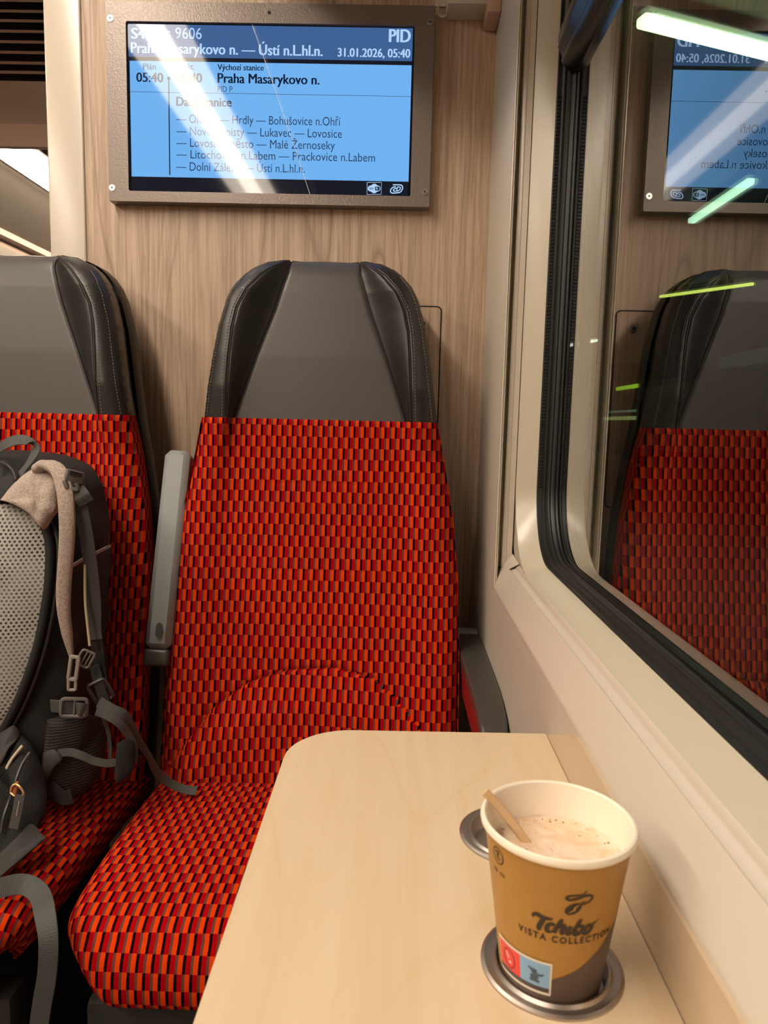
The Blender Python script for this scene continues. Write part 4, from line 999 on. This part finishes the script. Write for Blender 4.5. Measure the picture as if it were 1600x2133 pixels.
# tail of webbing running across onto the neighbouring seat
tail = [at(206, 1462, .872), at(232, 1478, .870), at(258, 1490, .875), at(272, 1512, .885), at(290, 1545, .900), at(312, 1578, .915), at(322, 1600, .925), at(336, 1618, .935), at(360, 1634, .945), at(388, 1645, .950), at(410, 1650, .952)]
tail[-1].z = max(tail[-1].z, .481); tail[-2].z = max(tail[-2].z, .481)
bpart(ribbon('loose_strap', tail, lambda t: float(np.interp(t, [0, .25, .5, .65, 1], [.0150, .0130, .0085, .0120, .0140])), .0014, M['webbing'], None,
    [(0, .2, 1), (0, .3, 1), (.3, .4, .9), (.7, .3, .6), (.9, .3, .4), (.9, .3, .4), (.9, .4, .5), (.6, .5, .6), (.1, .8, .5), (0, .8, .5), (0, .8, .5)], 6), 'loose grey strap end lying on the right seat')
web('second_strap', [(200, 1482, .868), (226, 1492, .866), (252, 1510, .870), (270, 1535, .880), (279, 1562, .885), (276, 1590, .882)], .0105, side=[(0, .2, 1), (0, .3, 1), (.5, .3, .7), (.9, .3, .3), (1, .3, 0), (1, .3, 0)])
web('thin_strap', [(214, 1495, .895), (224, 1520, .90), (229, 1550, .90), (229, 1580, .898)], .0050, side=(1, .2, 0))
pillow('loop_patch', [(244, 1548, .872), (262, 1540, .875), (280, 1548, .880), (281, 1585, .88), (277, 1605, .875), (262, 1622, .868), (243, 1630, .86), (240, 1590, .865)], .87, .004, M['velcro'])
# ribbed net pocket and the fabric cuff below it
pillow('net_pocket', [(98, 1500, .862), (130, 1492, .868), (180, 1490, .885), (212, 1500, .91), (222, 1540, .91), (216, 1590, .90), (196, 1630, .885), (160, 1662, .868), (130, 1662, .858), (100, 1640, .85), (90, 1590, .85)], .87, .012, M['ribnet'], (.45, -1, .1), rough=.002, label='side pocket of ribbed black netting')
pillow('pocket_cuff', [(90, 1568, .850), (112, 1562, .848), (130, 1580, .846), (112, 1602, .844), (96, 1630, .842), (86, 1610, .842)], .846, .005, M['cordura2'])
web('compression_strap', [(122, 1570, .850), (145, 1567, .848), (170, 1574, .850), (195, 1585, .856), (222, 1590, .862), (242, 1588, .866)], .0100, side=[(0, .1, 1), (0, .2, 1), (0, .4, .9), (0, .5, .9), (0, .3, 1), (0, .2, 1)])
web('cuff_flap', [(94, 1632, .845), (112, 1648, .842), (132, 1662, .84), (150, 1658, .84)], .0180, M['cordura'], side=(.2, .2, 1))
# hip belt wing with zipped net pocket
pillow('hip_belt', [(-30, 1570, .80), (5, 1556, .83), (32, 1530, .845), (56, 1545, .84), (78, 1582, .832), (92, 1630, .82), (96, 1680, .80), (84, 1722, .785), (52, 1762, .765), (10, 1812, .75), (-30, 1850, .74)], .80, .016, M['netting'], (.25, -1, .25), rough=.002, label='padded hip belt with black net pocket')
pillow('belt_cover', [(-20, 1540, .825), (10, 1520, .842), (30, 1512, .845), (40, 1535, .838), (22, 1556, .82), (4, 1590, .805), (-20, 1620, .79)], .82, .006, M['cordura2'], (.2, -1, .2))
bpart(tube('belt_piping', spline([at(-4, 1640, .792), at(8, 1612, .802), at(24, 1582, .812), at(47, 1553, .822)], 6), .0019, M['cordcream'], None, 8))
bpart(tube('zip_track', spline([at(62, 1568, .808), at(46, 1592, .796), at(34, 1622, .785), (at(20, 1665, .775)), at(8, 1700, .765), at(2, 1735, .757)], 6), .0022, M['rubber2'], None, 8))
bpart(tube('zip_ring', [Vector(p) for p in spline([at(22, 1652, .766), at(24, 1640, .768), at(32, 1634, .770), at(42, 1640, .768), at(49, 1652, .765), at(44, 1658, .764), at(30, 1657, .764)], 4)], .0013, mat('brass_wire', (206, 160, 110), .3, .8), None, 8, True))
bpart(tube('zip_slider', [at(29, 1655, .769), at(33, 1640, .772), at(37, 1628, .776)], [.0034, .0028, .0020], mat('orange_slider', (150, 84, 52), .4), None, 8))
web('zip_tag', [(42, 1656, .762), (38, 1680, .760), (33, 1704, .758), (28, 1726, .756)], .0112, side=(1, .1, .15), label='grey webbing zip tag')
web('zip_tag_stitch', [(40, 1668, .7580), (34, 1700, .7568)], .0012, M['buckle_l'], side=(1, .1, .15), th=.0004)
# grey fin under the belt, long strap over the cushion edge and hanging down
pillow('belt_fin', [(-30, 1800, .745), (0, 1776, .752), (40, 1735, .765), (66, 1716, .772), (88, 1738, .768), (94, 1748, .765), (60, 1778, .752), (20, 1812, .738), (-30, 1850, .73)], .755, .004, M['cordura2'], (.2, -1, .5))
hang = [at(-30, 1858, .700), at(0, 1850, .705), at(35, 1842, .710), at(62, 1846, .708), at(84, 1866, .690), at(94, 1905, .665), at(101, 1960, .650), at(98, 2030, .648), at(88, 2090, .650), at(80, 2150, .652), at(74, 2230, .655)]
bpart(ribbon('hanging_strap', hang, .0205, .0015, M['webbing'], None, [(0, .45, .9), (0, .45, .9), (.1, .5, .85), (.45, .5, .6), (.9, .2, .3), (1, 0, .15), (1, 0, .1), (1, -.1, .1), (1, -.1, .1), (1, -.1, .1), (1, -.1, .1)], 8), 'wide grey strap hanging down in front of the seat')

# ================================================================ night platform outside the window
def plamp(p0, p1, w, h, col, st, label):
    p0, p1 = Vector(p0), Vector(p1); t = empty('platform_lamp', tuple((p0+p1)/2)); tag(t, label, 'lamp', 'platform lamps outside')
    rel(bar('lamp_housing', p0+Vector((0, 0, h*.9)), p1+Vector((0, 0, h*.9)), (p1-p0).cross(Vector((0, 0, 1))), w*1.2, h*.5, mat('lamp_housing', (96, 104, 92), .5), .01), t)
    rel(bar('lamp_tube', p0, p1, (p1-p0).cross(Vector((0, 0, 1))), w, h, emis('platform_lamp_glow', col, st), h*.3), t)
plamp((1.13, 3.79, 3.0), (2.55, 4.32, 3.0), .075, .05, (226, 255, 206), 5.0, 'big white-green platform lamp outside, at the top right of the window')
plamp((2.736, 7.18, 3.0), (2.748, 6.03, 3.0), .065, .05, (190, 245, 205), 1.7, 'green platform lamp crossing the mirrored monitor in the window')
plamp((3.87, 11.16, 3.0), (4.73, 10.07, 3.0), .045, .04, (196, 216, 92), 1.6, 'thin yellow-green platform lamp over the mirrored headrest in the window')
plamp((4.05, 17.9, 3.0), (4.43, 16.65, 3.0), .08, .06, (224, 240, 214), 3.0, 'small distant white platform lamp low beside the rubber gasket')
struct(box('canopy', (.9, 9, 1.5, 24, 3.085, 3.2), mat('canopy_soffit', (96, 100, 84), .8)))
pf = struct(box('ground', (1.2, 14, -4, 34, -.35, .15), mat('platform_asphalt', (60, 62, 60), .9)))
sb_ = empty('platform_board', (6.0, 14, .15)); tag(sb_, 'wide dark advertising board on the dim platform outside the window', 'board')
rel(box('board_panel', (6.0, 6.06, 12.0, 18.2, .55, 2.02), mat('board_face', (150, 152, 136), .8), None), sb_)
rel(box('board_frame', (5.98, 6.08, 11.9, 18.3, 2.02, 2.14), M['rubber2'], None), sb_)
for y in (12.0, 18.2): rel(box('post', (5.96, 6.08, y-.1, y+.1, .15, 2.14), M['rubber2'], None), sb_)
kb = empty('station_building', (9, 26, .15)); tag(kb, 'distant station building with small lit windows beyond the platform', 'building')
rel(box('wall', (7.5, 8.0, 18.5, 34, .15, 4.5), mat('far_wall', (70, 72, 64), .9), None), kb)
for y0, y1, z0, z1, c_, s_ in ((20.4, 21.0, 1.30, 1.75, (170, 200, 190), .9), (22.6, 25.2, 2.30, 2.42, (150, 200, 40), 1.0), (23.0, 26.5, 1.30, 1.42, (170, 180, 110), .5), (22.4, 26.0, 1.55, 1.62, (130, 150, 120), .4)):
    f = rel(box('window', (7.46, 7.5, y0, y1, z0, z1), emis('lit_window', c_, s_), None), kb)
